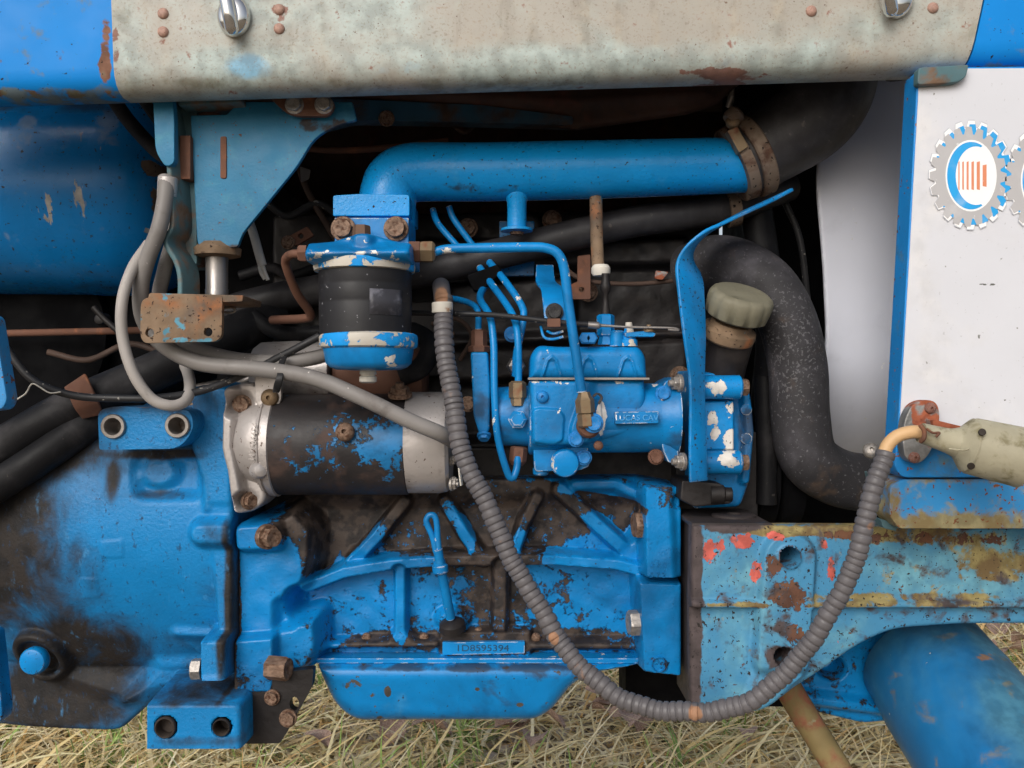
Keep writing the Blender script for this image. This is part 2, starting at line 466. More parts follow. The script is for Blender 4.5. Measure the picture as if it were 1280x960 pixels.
M['blue_block'] = material('peeling_block_paint', H('0b80c4'), .34, var=.1, bump=.5, layers=FILM + [
    dict(col=H('282322'), col2=H('483e38'), c2scale=70, scale=62, lo=.53, hi=.56, rough=.55, depth=.9, dist=.25, detail=10, ro=.75, edge=.04, segs=[(500, 634, 440, 706, -.018, 12, -.27), (560, 634, 602, 700, -.018, 12, -.24), (670, 626, 642, 692, -.017, 11, -.2), (706, 616, 800, 704, -.019, 15, -.3), (385, 732, 490, 706, -.026, 13, -.3), (490, 706, 560, 701, -.026, 11, -.16), (690, 700, 845, 724, -.026, 14, -.34), (725, 606, 805, 620, -.02, 12, -.3), (500, 715, 500, 800, -.015, 11, -.22), (626, 710, 624, 790, -.015, 12, .25)], patches=[
        (600, 645, 0, 170, 62, .24, .5), (450, 640, 0, 110, 66, .26, .5), (560, 690, 0, 110, 45, .1), (760, 650, 0, 60, 40, .14), (720, 625, 0, 150, 26, .3), (700, 660, 0, 60, 45, .12),
        (620, 745, 0, 60, 60, .16), (640, 800, 0, 210, 20, .22), (560, 700, 0, 20, 30, .1), (480, 800, 0, 60, 14, .16), (625, 700, -.02, 60, 14, .35), (405, 680, 0, 22, 60, .25),
        (330, 740, -.04, 60, 110, -.22), (825, 670, -.05, 40, 60, -.3), (822, 780, -.05, 40, 60, -.24), (480, 740, 0, 100, 50, -.03), (770, 745, 0, 70, 60, -.03), (790, 690, 0, 60, 40, -.12),
        (450, 718, -.02, 80, 16, -.2), (755, 706, -.02, 90, 15, -.24), (470, 672, -.015, 24, 40, -.16), (582, 668, -.015, 18, 40, -.16), (750, 655, -.015, 40, 40, -.14), (500, 755, -.014, 12, 50, -.12), (660, 675, -.01, 30, 20, -.06), (520, 670, 0, 30, 20, -.1), (710, 675, 0, 40, 26, -.1), (298, 760, -.04, 10, 120, .35)]),
    dict(col=H('1472b0'), scale=150, lo=.585, hi=.6, rough=.4, depth=-.3, detail=8, ro=.7, patches=[(690, 680, 0, 90, 30, .03), (520, 670, 0, 50, 30, .04), (600, 770, 0, 80, 30, .03), (450, 625, 0, 120, 30, -.05)]), specks(.73, 240), grime(.6, .85, 20, max=.5)])
M['blue_gearbox'] = material('greasy_shaded_gearbox_paint', H('0d7ab8'), .42, var=.1, bump=.7, bscale=330, bump2=.25, b2scale=90, layers=[
    dict(col=H('222122'), col2=H('2e2a28'), scale=20, lo=.42, hi=.78, rough=.62, dist=.5, detail=10, ro=.66, stretch=(1, 1, .75), patches=[
        (-10, 660, -.02, 190, 230, .4, .05), (200, 500, -.06, 120, 30, .12), (110, 820, -.03, 110, 70, .16), (30, 885, -.03, 190, 75, .38, .2), (48, 820, -.03, 60, 55, .16), (245, 880, -.1, 70, 9, .12), (250, 925, -.1, 80, 10, .14), (110, 800, -.05, 90, 60, .14), (60, 540, -.03, 110, 70, .35), (185, 545, -.05, 90, 90, .1),
        (200, 568, -.05, 90, 10, .3), (150, 600, -.04, 14, 40, .25), (205, 618, -.05, 60, 10, .25), (190, 680, -.06, 90, 150, -.16, .3), (245, 865, -.08, 90, 16, .12), (245, 903, -.1, 80, 30, -.2), (180, 535, -.09, 80, 35, -.25), (288, 750, -.06, 9, 150, .35)]),  # black grease, with shade painted in along the top and under the pad
    dict(col=H('1c3a58'), scale=190, lo=.55, hi=.63, rough=.6, detail=5, ro=.7, max=.75, stretch=(1, 1, .6)), dict(col=H('4f97cc'), scale=120, lo=.57, hi=.7, rough=.5, detail=5, max=.4, stretch=(1, 1, .4)), chips(.74, 60, H('3a3430')), dict(col=H('8a6f52'), scale=70, lo=.74, hi=.82, rough=.85, patches=[(195, 507, -.09, 55, 5, .3)]), specks(.75, 260)])
M['teal'] = material('weathered_teal_paint', H('246f94'), .5, var=.12, bump=.35, bscale=380, layers=[
    dict(col=H('4a8795'), scale=60, lo=.5, hi=.75, rough=.6, max=.6), chips(.66, 75, H('8f8068')), specks(.71, 300, H('5a4438')),
    dict(col=H('46382f'), scale=40, lo=.66, hi=.76, rough=.8, patches=[(400, 150, -.12, 60, 20, .24), (275, 306, -.12, 40, 14, .24)], max=.9)])
M['dark_teal'] = material('shaded_rusty_teal', H('25495e'), .6, var=.2, layers=[dict(col=H('41332c'), scale=18, lo=.47, hi=.6, rough=.8)])  # darkened teal copy: the arm's fade into shade is put into the colour
M['hood'] = material('faded_hood_paint', H('a6a197'), .42, var=.05, vscale=9, bump=.25, bscale=500, layers=[
    dict(col=H('9c9384'), scale=60, lo=.46, hi=.66, rough=.55, max=.7, stretch=(1, 1, .12)),
    dict(col=H('a3b3b0'), scale=9, lo=.45, hi=.66, rough=.5, max=.75, stretch=(1, 1, 1.3), patches=[(540, 80, -.17, 520, 36, .1), (310, 80, -.17, 100, 40, .12), (900, 70, -.17, 300, 34, .1)]),
    dict(col=H('6ea6c6'), scale=12, lo=.6, hi=.74, rough=.5, max=.75, patches=[(320, 85, -.17, 50, 24, .16), (560, 84, -.17, 260, 14, .05), (960, 70, -.17, 160, 20, .05)]),
    dict(col=H('6a6650'), scale=40, lo=.58, hi=.78, rough=.75, max=.6, patches=[(640, 101, -.17, 760, 10, .14), (200, 106, -.17, 110, 14, .12), (150, 40, -.17, 40, 70, .1), (1212, 50, -.17, 22, 70, .1)]),
    dict(col=H('8a7a68'), scale=420, lo=.53, hi=.64, rough=.7, detail=2, max=.45), dict(col=H('6a4a3c'), scale=260, lo=.655, hi=.67, rough=.8, detail=2, max=.75),
    dict(col=H('7c4a3c'), scale=60, lo=.6, hi=.66, rough=.85, patches=[(905, 88, -.17, 70, 8, .22), (146, 60, -.17, 8, 70, .15), (204, 52, -.17, 9, 12, .1), (300, 48, -.17, 14, 10, .13), (350, 22, -.17, 18, 24, .07), (1014, 20, -.17, 14, 14, .08)], max=.8)])
M['hood_blue'] = material('hood_blue_paint', H('0f84d6'), .5, var=.07, vscale=8, bump=.06, spec=.3, layers=[
    dict(col=H('7b5a4a'), scale=40, lo=.6, hi=.66, rough=.8, patches=[(132, 70, -.17, 12, 70, .2), (60, 112, -.17, 120, 7, .12), (1250, 80, -.17, 60, 7, .14)]),
    dict(col=H('6a6e5c'), scale=60, lo=.55, hi=.7, rough=.8, patches=[(60, 113, -.17, 140, 9, .2), (1250, 82, -.17, 60, 9, .2)], max=.8), specks(.73, 220)])
M['dark_sheet'] = material('dark_rusty_sheet', H('46332c'), .8, var=.3, layers=[dict(col=H('5c342a'), scale=20, lo=.5, hi=.65, rough=.85), grime(.5, .7, 40)])
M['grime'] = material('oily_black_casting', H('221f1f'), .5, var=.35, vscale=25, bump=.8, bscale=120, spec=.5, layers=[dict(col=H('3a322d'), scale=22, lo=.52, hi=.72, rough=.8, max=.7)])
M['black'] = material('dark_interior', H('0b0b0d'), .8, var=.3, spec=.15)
M['tank'] = material('tank_blue_paint', H('0c78be'), .28, var=.12, vscale=9, bump=.15, layers=FILM[1:] + [
    dict(col=H('8f9aa8'), scale=40, lo=.58, hi=.72, rough=.6, max=.5, patches=[(35, 165, .03, 22, 40, .16), (135, 160, .03, 25, 40, .16)]),
    dict(col=H('6e5f52'), scale=38, lo=.68, hi=.71, rough=.75, depth=.5, patches=[(183, 205, .03, 16, 18, .3), (187, 250, .03, 14, 34, .3)]),
    dict(col=H('a3a19e'), scale=120, lo=.64, hi=.66, stretch=(1, 1, .16), rough=.6, patches=[(62, 262, .03, 16, 26, .14), (102, 258, .03, 14, 40, .15)]), specks(.68, 200),
    grime(.6, .8, 20, max=.7, patches=[(60, 130, .03, 160, 24, .25), (90, 345, .03, 120, 30, .12)])])  # upper band paints in the hood's shade; lower band only darkens the bottom
M['white'] = material('white_vinyl', H('cfd0d6'), .42, var=.02, bump=.03, layers=[specks(.735, 110, H('6b6a60')), dict(col=H('9a9a98'), scale=260, lo=.62, hi=.66, rough=.5, detail=2, max=.35), dict(col=H('5a5a55'), scale=60, lo=.66, hi=.68, rough=.6, patches=[(1233, 356, -.17, 20, 3, .2), (1222, 420, -.17, 4, 9, .2), (1178, 490, -.17, 12, 5, .17), (1250, 500, -.17, 12, 4, .12)]), dict(col=H('d0cbc4'), scale=10, lo=.5, hi=.7, rough=.5, max=.5)])
M['panel_blue'] = material('panel_blue_paint', H('1f80c6'), .42, var=.1, layers=[
    dict(col=H('5f6f5a'), scale=40, lo=.55, hi=.72, rough=.7, max=.7, patches=[(1200, 585, -.17, 120, 30, .12)]), specks(.69, 200, RUST), chips(.7, 60, RUST)])
M['channel'] = material('channel_blue_paint', H('3288c4'), .45, var=.1, layers=[
    dict(col=H('8d8462'), col2=H('7a6a48'), scale=60, lo=.5, hi=.7, rough=.8, detail=9, ro=.7, patches=[(1200, 656, -.17, 160, 24, .3, .1), (1118, 630, -.17, 14, 50, .15), (1200, 600, -.17, 120, 7, .1)]), specks(.66, 200, RUST)])
M['rail'] = material('chipped_rail_paint', H('4384aa'), .5, var=.1, bump=.4, bscale=380, layers=[
    dict(col=H('6fa2ac'), scale=16, lo=.46, hi=.66, rough=.6, max=.7, detail=9, patches=[(1200, 720, -.1, 160, 50, .08)]),
    dict(col=H('2f6f9a'), scale=140, lo=.54, hi=.66, rough=.6, max=.3, detail=5),
    dict(col=H('8d8054'), col2=H('6d5a3c'), scale=30, lo=.56, hi=.62, rough=.8, detail=10, ro=.7, depth=.2, patches=[(1150, 668, -.1, 200, 18, .12), (1200, 700, -.1, 130, 34, .09), (1250, 715, -.1, 70, 40, .07), (1000, 662, -.1, 130, 10, .24), (1140, 745, -.1, 220, 8, .09), (1120, 756, -.11, 260, 5, .1), (915, 756, -.11, 60, 5, .09), (900, 820, -.1, 50, 50, -.08), (1130, 785, -.1, 200, 18, -.1)]),
    dict(col=H('5a3e32'), col2=H('6e4c38'), scale=60, lo=.595, hi=.605, rough=.8, detail=10, ro=.72, depth=.6, edge=.08, patches=[(985, 745, -.11, 38, 30, .2, .1), (965, 700, -.11, 16, 40, .12), (992, 800, -.11, 26, 34, .12), (1120, 672, -.1, 110, 12, .08), (1060, 668, -.1, 50, 8, .1), (1230, 672, -.1, 80, 14, .1), (1060, 800, -.1, 30, 24, .02)]),
    dict(col=H('bf5d52'), scale=95, lo=.62, hi=.632, rough=.6, depth=-.2, detail=9, ro=.7, patches=[(885, 690, -.1, 12, 26, .22), (900, 682, -.1, 10, 20, .16), (928, 675, -.1, 22, 16, .22), (942, 712, -.1, 9, 24, .2), (965, 668, -.1, 20, 9, .2), (1037, 712, -.1, 9, 24, .2), (1028, 680, -.1, 8, 16, .16)]),
    dict(col=H('4b4242'), scale=40, lo=.52, hi=.62, rough=.7, patches=[(868, 690, -.1, 14, 60, .18), (905, 648, -.06, 60, 12, .3), (850, 760, -.03, 14, 160, .4), (978, 820, -.11, 28, 26, .2)]), specks(.66, 260)])
M['rail_end'] = material('greasy_rail_end', H('3a3434'), .6, var=.25, layers=[dict(col=H('2f5f80'), scale=30, lo=.56, hi=.7, rough=.6, max=.6), dict(col=H('5d4b40'), scale=40, lo=.58, hi=.7, rough=.8)], bump=.5)
M['axle'] = material('axle_blue_paint', H('1a69a0'), .38, var=.12, bump=.12, layers=[
    dict(col=H('4f7f8c'), scale=12, lo=.45, hi=.68, rough=.5, max=.75, detail=9, stretch=(1, .5, .5), patches=[(1250, 880, -.1, 80, 70, .1)]),
    dict(col=H('123f66'), scale=10, lo=.5, hi=.7, rough=.5, max=.7, detail=9), dict(col=H('7d6f48'), scale=34, lo=.56, hi=.68, rough=.7, max=.7, detail=9, patches=[(1262, 890, -.1, 40, 60, .07)]),
    dict(col=H('85603c'), scale=60, lo=.64, hi=.7, rough=.75, max=.8, detail=9, patches=[(1222, 815, -.05, 36, 10, .13), (1192, 800, -.02, 18, 7, .1)]), dict(col=H('b8b4ac'), scale=150, lo=.68, hi=.7, rough=.6, detail=2)])
M['rust'] = material('rusty_steel', H('76624e'), .75, var=.25, vscale=40, bump=.6, layers=[dict(col=H('5a5048'), scale=18, lo=.48, hi=.66, rough=.7, max=.8, detail=9), 
    dict(col=H('8a5a3a'), scale=30, lo=.5, hi=.64, rough=.85), dict(col=H('4b8296'), scale=34, lo=.585, hi=.62, rough=.6, patches=[(230, 425, -.14, 60, 7, .12), (228, 402, -.14, 14, 16, .14), (228, 300, -.1, 12, 160, .1)]), dict(col=H('9c8a4c'), scale=50, lo=.63, hi=.7, rough=.8), specks(.66, 260, H('3a2a22'))])
M['rust_strap'] = material('worn_teal_strap', H('4d6a70'), .6, var=.2, layers=[dict(col=H('6e5644'), scale=30, lo=.48, hi=.6, rough=.8), grime(.55, .75, 30)])
M['rust_brown'] = material('brown_rust_plate', H('6a4a3c'), .8, var=.2, bump=.5, layers=[dict(col=H('8b5a40'), scale=50, lo=.5, hi=.66, rough=.85), grime(.6, .75, 40)])
M['rust_red'] = material('red_rust', H('94533a'), .85, var=.2, vscale=60, bump=.6, bscale=350, layers=[dict(col=H('77402e'), scale=80, lo=.5, hi=.6, rough=.9), dict(col=H('8d8c8a'), scale=30, lo=.5, hi=.54, rough=.5, metal=.6, patches=[(1133, 535, -.19, 12, 50, .22)])])
M['rust_bolt'] = material('rusty_bolt', H('7d6656'), .65, metal=.35, var=.3, vscale=3, bscale=8, bump=.25, rand=True, layers=[dict(col=H('573c2e'), scale=2.2, lo=.48, hi=.62, rough=.85)])
M['rail_rod'] = material('mossy_rusty_rod', H('7a6a46'), .8, var=.2, layers=[dict(col=H('7a4a38'), scale=30, lo=.48, hi=.6, rough=.85), dict(col=H('8a9078'), scale=45, lo=.6, hi=.68, rough=.8), grime(.62, .7, 50)])
M['steel_bolt'] = material('dull_bolt', H('a09a94'), .45, metal=.6, var=.2, vscale=3, bscale=9, bump=.3, rand=True, layers=[dict(col=H('6f5a4c'), scale=2, lo=.58, hi=.7, rough=.8)])
M['blue_bolt'] = material('painted_bolt', H('1f78bc'), .4, var=.1, vscale=2, bscale=8, rand=True, layers=[dict(col=H('8a8580'), scale=2.5, lo=.6, hi=.64, rough=.5, metal=.4), dict(col=GRIME, scale=2, lo=.58, hi=.7, rough=.7)])
M['rivet'] = material('pinkish_rivet', H('a58476'), .5, var=.15, vscale=2, bscale=9, bump=.2, rand=True, layers=[dict(col=H('8a5a4a'), scale=1.5, lo=.55, hi=.7, rough=.7)])
M['rubber'] = material('black_rubber', H('1a1a1c'), .5, var=.2, bump=.3, bscale=420, layers=[dict(col=H('444243'), scale=14, lo=.47, hi=.68, rough=.75, max=.75, detail=9, patches=[(1010, 170, -.03, 110, 90, .07)]), dict(col=H('55504c'), scale=150, lo=.62, hi=.68, rough=.85, max=.6, detail=4)], spec=.22)
M['rubber_dust'] = material('dusty_rubber', H('353436'), .55, var=.15, bump=.4, bscale=380, spec=.25, layers=[dict(col=H('525055'), scale=14, lo=.47, hi=.66, rough=.75, max=.8, detail=9), dict(col=H('a09ea2'), scale=330, lo=.58, hi=.62, var=.2, rough=.85, max=.22, detail=6, patches=[(985, 440, -.05, 60, 120, .05)]), dict(col=H('5a4a3e'), scale=30, lo=.55, hi=.7, rough=.9, max=.7, patches=[(1060, 600, -.05, 70, 50, .07)])])
M['rubber_elbow'] = material('dusty_black_elbow', H('2c2b2d'), .48, var=.15, bump=.3, bscale=420, spec=.5, layers=[dict(col=H('4d4b4d'), scale=9, lo=.45, hi=.64, rough=.6, max=.8, detail=9, stretch=(1, 1, .7)), dict(col=H('6a6460'), scale=120, lo=.6, hi=.66, rough=.85, max=.5, detail=5)])
M['starter'] = material('flaking_starter_paint', H('2b2829'), .5, var=.2, bump=.25, layers=[
    dict(col=H('4a3a34'), scale=34, lo=.5, hi=.64, rough=.8, max=.8, patches=[(400, 555, -.09, 60, 50, .06)]),
    dict(col=H('1d6ea4'), scale=80, lo=.588, hi=.61, rough=.4, depth=-.4, detail=10, ro=.75, patches=[(455, 550, -.09, 80, 52, .1, .3), (385, 575, -.09, 50, 34, .07), (490, 560, -.09, 40, 60, .08)])])
M['alu'] = material('weathered_aluminium', H('b3adaa'), .42, metal=.4, var=.14, bump=.35, bscale=300, layers=[dict(col=H('6b5f58'), scale=26, lo=.52, hi=.7, rough=.7, max=.85), specks(.7, 240, H('5b4a40')), dict(col=BL, scale=80, lo=.735, hi=.74, rough=.4)])
M['steel'] = material('bare_steel', H('8f8a86'), .4, metal=.7, var=.15, layers=[dict(col=H('6e5646'), scale=30, lo=.55, hi=.68, rough=.8)])
M['chrome'] = material('chrome', H('d8d8d8'), .08, metal=1, var=.02, bump=.01)
M['brass'] = material('dull_brass', H('86735a'), .5, metal=.5, var=.2, layers=[dict(col=H('7d4f3a'), scale=50, lo=.5, hi=.65, rough=.8)])
M['copper'] = material('copper_rust', H('6e4e40'), .65, metal=.2, var=.25, layers=[grime(.55, .7, 40)])
M['cable'] = material('grey_cable_sheath', H('7f7b78'), .5, var=.08, bump=.1, layers=[dict(col=H('5a534e'), scale=30, lo=.5, hi=.68, rough=.7, max=.75, detail=9), specks(.73, 180, H('bfbab4'))])
M['cable_thin'] = material('light_grey_cable', H('a39d98'), .5, var=.08, layers=[dict(col=H('6e665f'), scale=45, lo=.58, hi=.72, rough=.7, max=.7)])
M['black_cable'] = material('black_cable', H('2a2a2c'), .5, var=.2, layers=[specks(.68, 160, H('8a8680'))])
M['conduit'] = material('ribbed_grey_conduit', H('5d5a5c'), .42, var=.08, bump=.05, layers=[dict(col=H('8d6a52'), scale=40, lo=.6, hi=.7, rough=.7, patches=[(692, 793, -.15, 10, 12, .35), (868, 890, -.2, 14, 14, .3), (553, 375, -.1, 11, 18, .4), (1084, 655, -.24, 12, 10, .2), (612, 645, -.13, 8, 10, .15)]), dict(col=H('858086'), scale=30, lo=.56, hi=.75, rough=.5, max=.4), dict(col=H('3a3636'), scale=26, lo=.6, hi=.75, rough=.7, max=.6)])
M['yellow_wire'] = material('yellowed_wire', H('c9a478'), .5, var=.08)
M['plug'] = material('mossy_beige_plastic', H('a09a84'), .6, var=.1, vscale=40, bump=.3, layers=[dict(col=H('7d7556'), scale=90, lo=.5, hi=.62, rough=.8, max=.8), dict(col=H('5f5a42'), scale=40, lo=.58, hi=.7, rough=.85, max=.8)])
M['shroud'] = material('grey_shroud', H('d2d4de'), .42, var=.04, vscale=7, bump=.06, layers=[dict(col=H('b4b6c0'), scale=12, lo=.5, hi=.75, rough=.55, max=.7), specks(.74, 140, H('dddddd'))])
M['canister'] = material('filter_black', H('232326'), .5, var=.12, bump=.12, layers=[dict(col=H('4a4a4f'), scale=50, lo=.58, hi=.72, rough=.6, max=.6, patches=[(405, 350, -.16, 12, 20, .12)]), specks(.72, 200, H('8d8d92'))])
M['sticker'] = material('worn_sticker', H('3f3f45'), .5, var=.1, layers=[dict(col=H('64646c'), scale=70, lo=.5, hi=.62, rough=.6)])
M['cap'] = material('olive_plastic', H('74705f'), .65, var=.1, bump=.25, layers=[dict(col=H('5a5744'), scale=40, lo=.5, hi=.68, rough=.75, max=.8)])
M['whitewire'] = material('white_wire', H('c9c7c2'), .5, var=.06)
M['ptfe'] = material('chalky_white', H('cfcabf'), .6, var=.1, layers=[dict(col=H('8a6a50'), scale=60, lo=.58, hi=.66, rough=.8)])
M['clamp'] = material('rusty_clamp', H('7a6a5c'), .6, metal=.3, var=.2, layers=[dict(col=H('5a4034'), scale=34, lo=.48, hi=.62, rough=.85), specks(.66, 200, H('2a221e'))])
M['gear_grey'] = material('decal_grey', H('b3b1b2'), .45, var=.03, bump=0, layers=[dict(col=H('dadada'), scale=110, lo=.62, hi=.66, rough=.5, max=.8), dict(col=H('cfcfd2'), scale=30, lo=.5, hi=.7, rough=.5, max=.3)])
M['gear_blue'] = material('decal_blue', H('2b9fe0'), .45, var=.03, bump=0, layers=[dict(col=H('dadada'), scale=110, lo=.62, hi=.66, rough=.5, max=.8), dict(col=H('cfcfd2'), scale=30, lo=.5, hi=.7, rough=.5, max=.3)])
M['gear_white'] = material('decal_white', H('efeeee'), .45, var=.01, bump=0)
M['gear_orange'] = material('decal_orange', H('d98a66'), .45, var=.05, bump=0, layers=[dict(col=H('dadada'), scale=110, lo=.62, hi=.66, rough=.5, max=.8), dict(col=H('cfcfd2'), scale=30, lo=.5, hi=.7, rough=.5, max=.3)])
M['gear_line'] = material('decal_outline', H('b9bcc4'), .45, var=.02, bump=0)
M['letter_dark'] = material('letter_grime', H('1f4360'), .7)
M['wire_brown'] = material('brown_grimy_wire', H('4a3a32'), .7, var=.3)
M['letter_light'] = material('worn_letters', H('4a9ad2'), .4, var=.1, layers=[chips(.54, 120, H('d8dde2'))])
M['bore'] = material('bolt_hole', H('3a332e'), .7, metal=.2, var=.3, vscale=60)

# ---------------------------------------------------------------- ground
def ground():
    m = material('bare_soil', H('7a6a58'), .95, var=.3, vscale=6, bump=1.5, bscale=60, layers=[
        dict(col=H('ada088'), scale=30, lo=.5, hi=.62, rough=.95), dict(col=H('4f5f30'), scale=5, lo=.55, hi=.65, rough=.95, max=.7)])
    n = 80; vs = []; fs = []
    xs = np.concatenate([[-150, -30, -8], np.linspace(-3, 4, n), [9, 30, 150]])
    ys = np.concatenate([[-150, -30, -8], np.linspace(-2, 5, n), [9, 30, 150]])
    for y in ys:
        for x in xs: vs.append((x, y, .012 * math.sin(3.1 * x + 1) * math.sin(2.7 * y) + .006 * math.sin(11 * x) * math.sin(9 * y + 2)))
    w = len(xs)
    for j in range(len(ys) - 1):
        for i in range(w - 1): fs.append((j * w + i, j * w + i + 1, (j + 1) * w + i + 1, (j + 1) * w + i))
    put('ground', mesh('ground', vs, fs), m, kind='structure')['label'] = 'bare soil under the grass beneath the tractor'
ground()
def gz(x, y): return .012 * math.sin(3.1 * x + 1) * math.sin(2.7 * y) + .006 * math.sin(11 * x) * math.sin(9 * y + 2)

# ---------------------------------------------------------------- the tractor
TR_LOC = Vector((0, .2, 0))
TR = bpy.data.objects.new('tractor', None); COL.objects.link(TR); TR.location = TR_LOC
thing(TR, 'old blue farm tractor with its engine side open above dry grass', 'tractor')

# --- hood side panel: flat face, rolled lower lip
def hood(name, xl, xr, yf, m, label, top=.34):
    """xl, xr: (px at py 0, px at lip); lip line py = 118.5 - .0302*px"""
    prof = [(.0, .165), (.0, .14), (0, .1), (0, .05), (0, .022), (.0012, .014), (.0045, .007), (.010, .0025), (.018, 0), (.034, .0005), (.036, .003), (.034, .0045), (.018, .004), (.008, .009), (.0035, .022), (.003, .1), (.003, .165)]
    nx = 24; vs = []; fs = []; k = len(prof)
    for i in range(nx + 1):
        t = i / nx
        for dy, dz in prof:
            f = min(max(1 - dz / .08, -3), 1)
            a = xl[0] + (xl[1] - xl[0]) * f; b = xr[0] + (xr[1] - xr[0]) * f
            px = a + (b - a) * t; lip = W(px, 118.6 - .0302 * px, yf)
            vs.append((lip.x, yf + dy, lip.z + dz))
    for i in range(nx):
        for j in range(k):
            j2 = (j + 1) % k
            fs.append((i * k + j, i * k + j2, (i + 1) * k + j2, (i + 1) * k + j))
    fs.append(tuple(range(k))); fs.append(tuple(nx * k + j for j in range(k - 1, -1, -1)))
    me = mesh(name, vs, fs); bm = bmesh.new(); bm.from_mesh(me); bmesh.ops.recalc_face_normals(bm, faces=list(bm.faces)); bm.to_mesh(me); bm.free()
    return put(name, me, m, TR, label, sharp=50)
hp = hood('hood_side_panel', (139, 143), (1236, 1211), -.172, M['hood'], 'sun-faded beige and pale blue strip along the hood bottom')
hood('hood_rear_panel', (-320, -320), (141, 145), -.1705, M['hood_blue'], 'bright blue hood end left of the faded strip')
hood('hood_nose_panel', (1238, 1213), (1640, 1640), -.1705, M['hood_blue'], 'bright blue hood end above the white side panel')
for px, py in ((204, 17), (204, 40), (349, 12), (349, 36), (1014, 14), (1166, 10)):
    bolt(px, py, -.172, 7, M['rivet'], hp, kind='rivet')
def latch(px, py, flip=1):
    g = grp('hood_latch', 'chrome hood catch with turning lever' if px < 600 else None)
    u = W(px, py, -.176)
    o = lathe('latch_base', (px, py, -.172), (0, -1, 0), [(0, 20), (5, 20.5), (11, 19), (15, 15), (16.5, 9), (17, 1)], M['chrome'], g, n=36)
    for v in o.data.vertices: v.co.z = u.z + (v.co.z - u.z) * 1.25
    tube('latch_lever', [(px - 4, py + 14, -.186), (px - 8, py - 8, -.190), (px - 14, py - 40, -.190), (px - 16, py - 70, -.185)], 9, M['chrome'], g, n=14, dome=True)
latch(294, 23); latch(1118, 0)
# shell of the hood over the engine and the far side
def hood_shell():
    lip = W(640, 100, -.17).z; zt = lip + .16
    sec = [(-.168, zt), (-.12, zt + .02), (.2, zt + .03), (.40, zt + .02), (.44, zt), (.44, lip - .02), (.435, lip - .02), (.435, zt - .004), (.398, zt + .016), (.2, zt + .026), (-.12, zt + .016), (-.165, zt - .004)]
    vs = []; fs = []; k = len(sec)
    for x in (-1.0, 1.0):
        for y, z in sec: vs.append((x, y, z))
    for j in range(k): fs.append((j, (j + 1) % k, k + (j + 1) % k, k + j))
    fs += [tuple(range(k)), tuple(range(2 * k - 1, k - 1, -1))]
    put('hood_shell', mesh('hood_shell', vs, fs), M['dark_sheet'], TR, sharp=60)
hood_shell()
# brown channel under the hood and the bent tab at its end
cast('inner_hood_channel', rnd([(300, 95), (960, 82), (918, 108), (900, 128), (860, 140), (720, 160), (600, 142), (420, 126), (300, 122)], 6), -.03, -.03,
     [('line', [(420, 112), (720, 128), (880, 118), 5], -.006, .02, True), ('line', [(420, 124), (700, 148), 8], .008, .012, True)], M['dark_sheet'], TR, yback=-.02, step=.003)
tube('channel_hook', [(905, 118, .0), (913, 104, -.01), (914, 120, -.01), (911, 134, -.005)], 4.5, M['steel'], TR, n=10)

# --- dark masses behind: head, block core, clutch housing, radiator
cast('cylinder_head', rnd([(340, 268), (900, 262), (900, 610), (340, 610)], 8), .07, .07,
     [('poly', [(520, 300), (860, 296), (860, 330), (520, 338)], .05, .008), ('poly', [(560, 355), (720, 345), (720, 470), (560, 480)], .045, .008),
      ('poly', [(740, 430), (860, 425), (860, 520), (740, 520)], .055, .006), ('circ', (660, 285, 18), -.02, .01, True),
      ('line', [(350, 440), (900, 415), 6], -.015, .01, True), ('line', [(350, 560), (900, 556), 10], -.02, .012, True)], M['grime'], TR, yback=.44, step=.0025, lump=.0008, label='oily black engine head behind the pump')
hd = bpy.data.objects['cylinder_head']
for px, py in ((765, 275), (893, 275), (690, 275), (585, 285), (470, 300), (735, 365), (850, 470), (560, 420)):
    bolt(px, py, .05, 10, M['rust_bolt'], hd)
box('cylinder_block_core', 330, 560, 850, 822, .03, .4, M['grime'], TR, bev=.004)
box('clutch_housing_top', -360, 225, 345, 640, .17, .25, M['black'], TR, bev=.01)  # box raised to block daylight leaking through the engine bay
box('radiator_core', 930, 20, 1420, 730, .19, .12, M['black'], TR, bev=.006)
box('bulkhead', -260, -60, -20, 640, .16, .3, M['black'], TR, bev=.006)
tube('control_rod', [(-60, 418, .11), (40, 416, .11), (130, 414, .11), (300, 410, .11)], 4.5, M['rust_brown'], TR, n=10)
lathe('rod_knob', (132, 400, .08), (0, -1, 0), [(0, 8), (14, 8), (17, 6), (18, 3)], M['grime'], TR, n=18)
tube('knob_pin', [(117, 384, .065), (132, 400, .065), (150, 416, .065)], 4, M['grime'], TR, n=8)
lathe('clutch_cover', (20, 420, .16), (0, -1, 0), [(0, 120), (12, 118), (16, 108), (22, 60), (24, 5)], M['black'], TR, n=40)
box('timing_case_core', 845, 540, 948, 662, .0, .3, M['grime'], TR, bev=.004)
box('frame_crossmember', 782, 780, 1010, 884, .28, .08, M['black'], TR, bev=.01)
lathe('crank_pulley', (935, 590, .06), (1, 0, 0), [(0, 70), (20, 72), (26, 60), (32, 72), (52, 70), (56, 20)], M['black'], TR, n=36)
tube('coolant_pipe', [(945, 262, .05), (955, 330, .05), (965, 420, .06), (958, 520, .06), (960, 640, .06)], 20, M['rubber'], TR, n=16)
tube('radiator_drain', [(955, 470, .0), (958, 560, .0), (958, 630, .0)], 13, M['rubber'], TR, n=14)

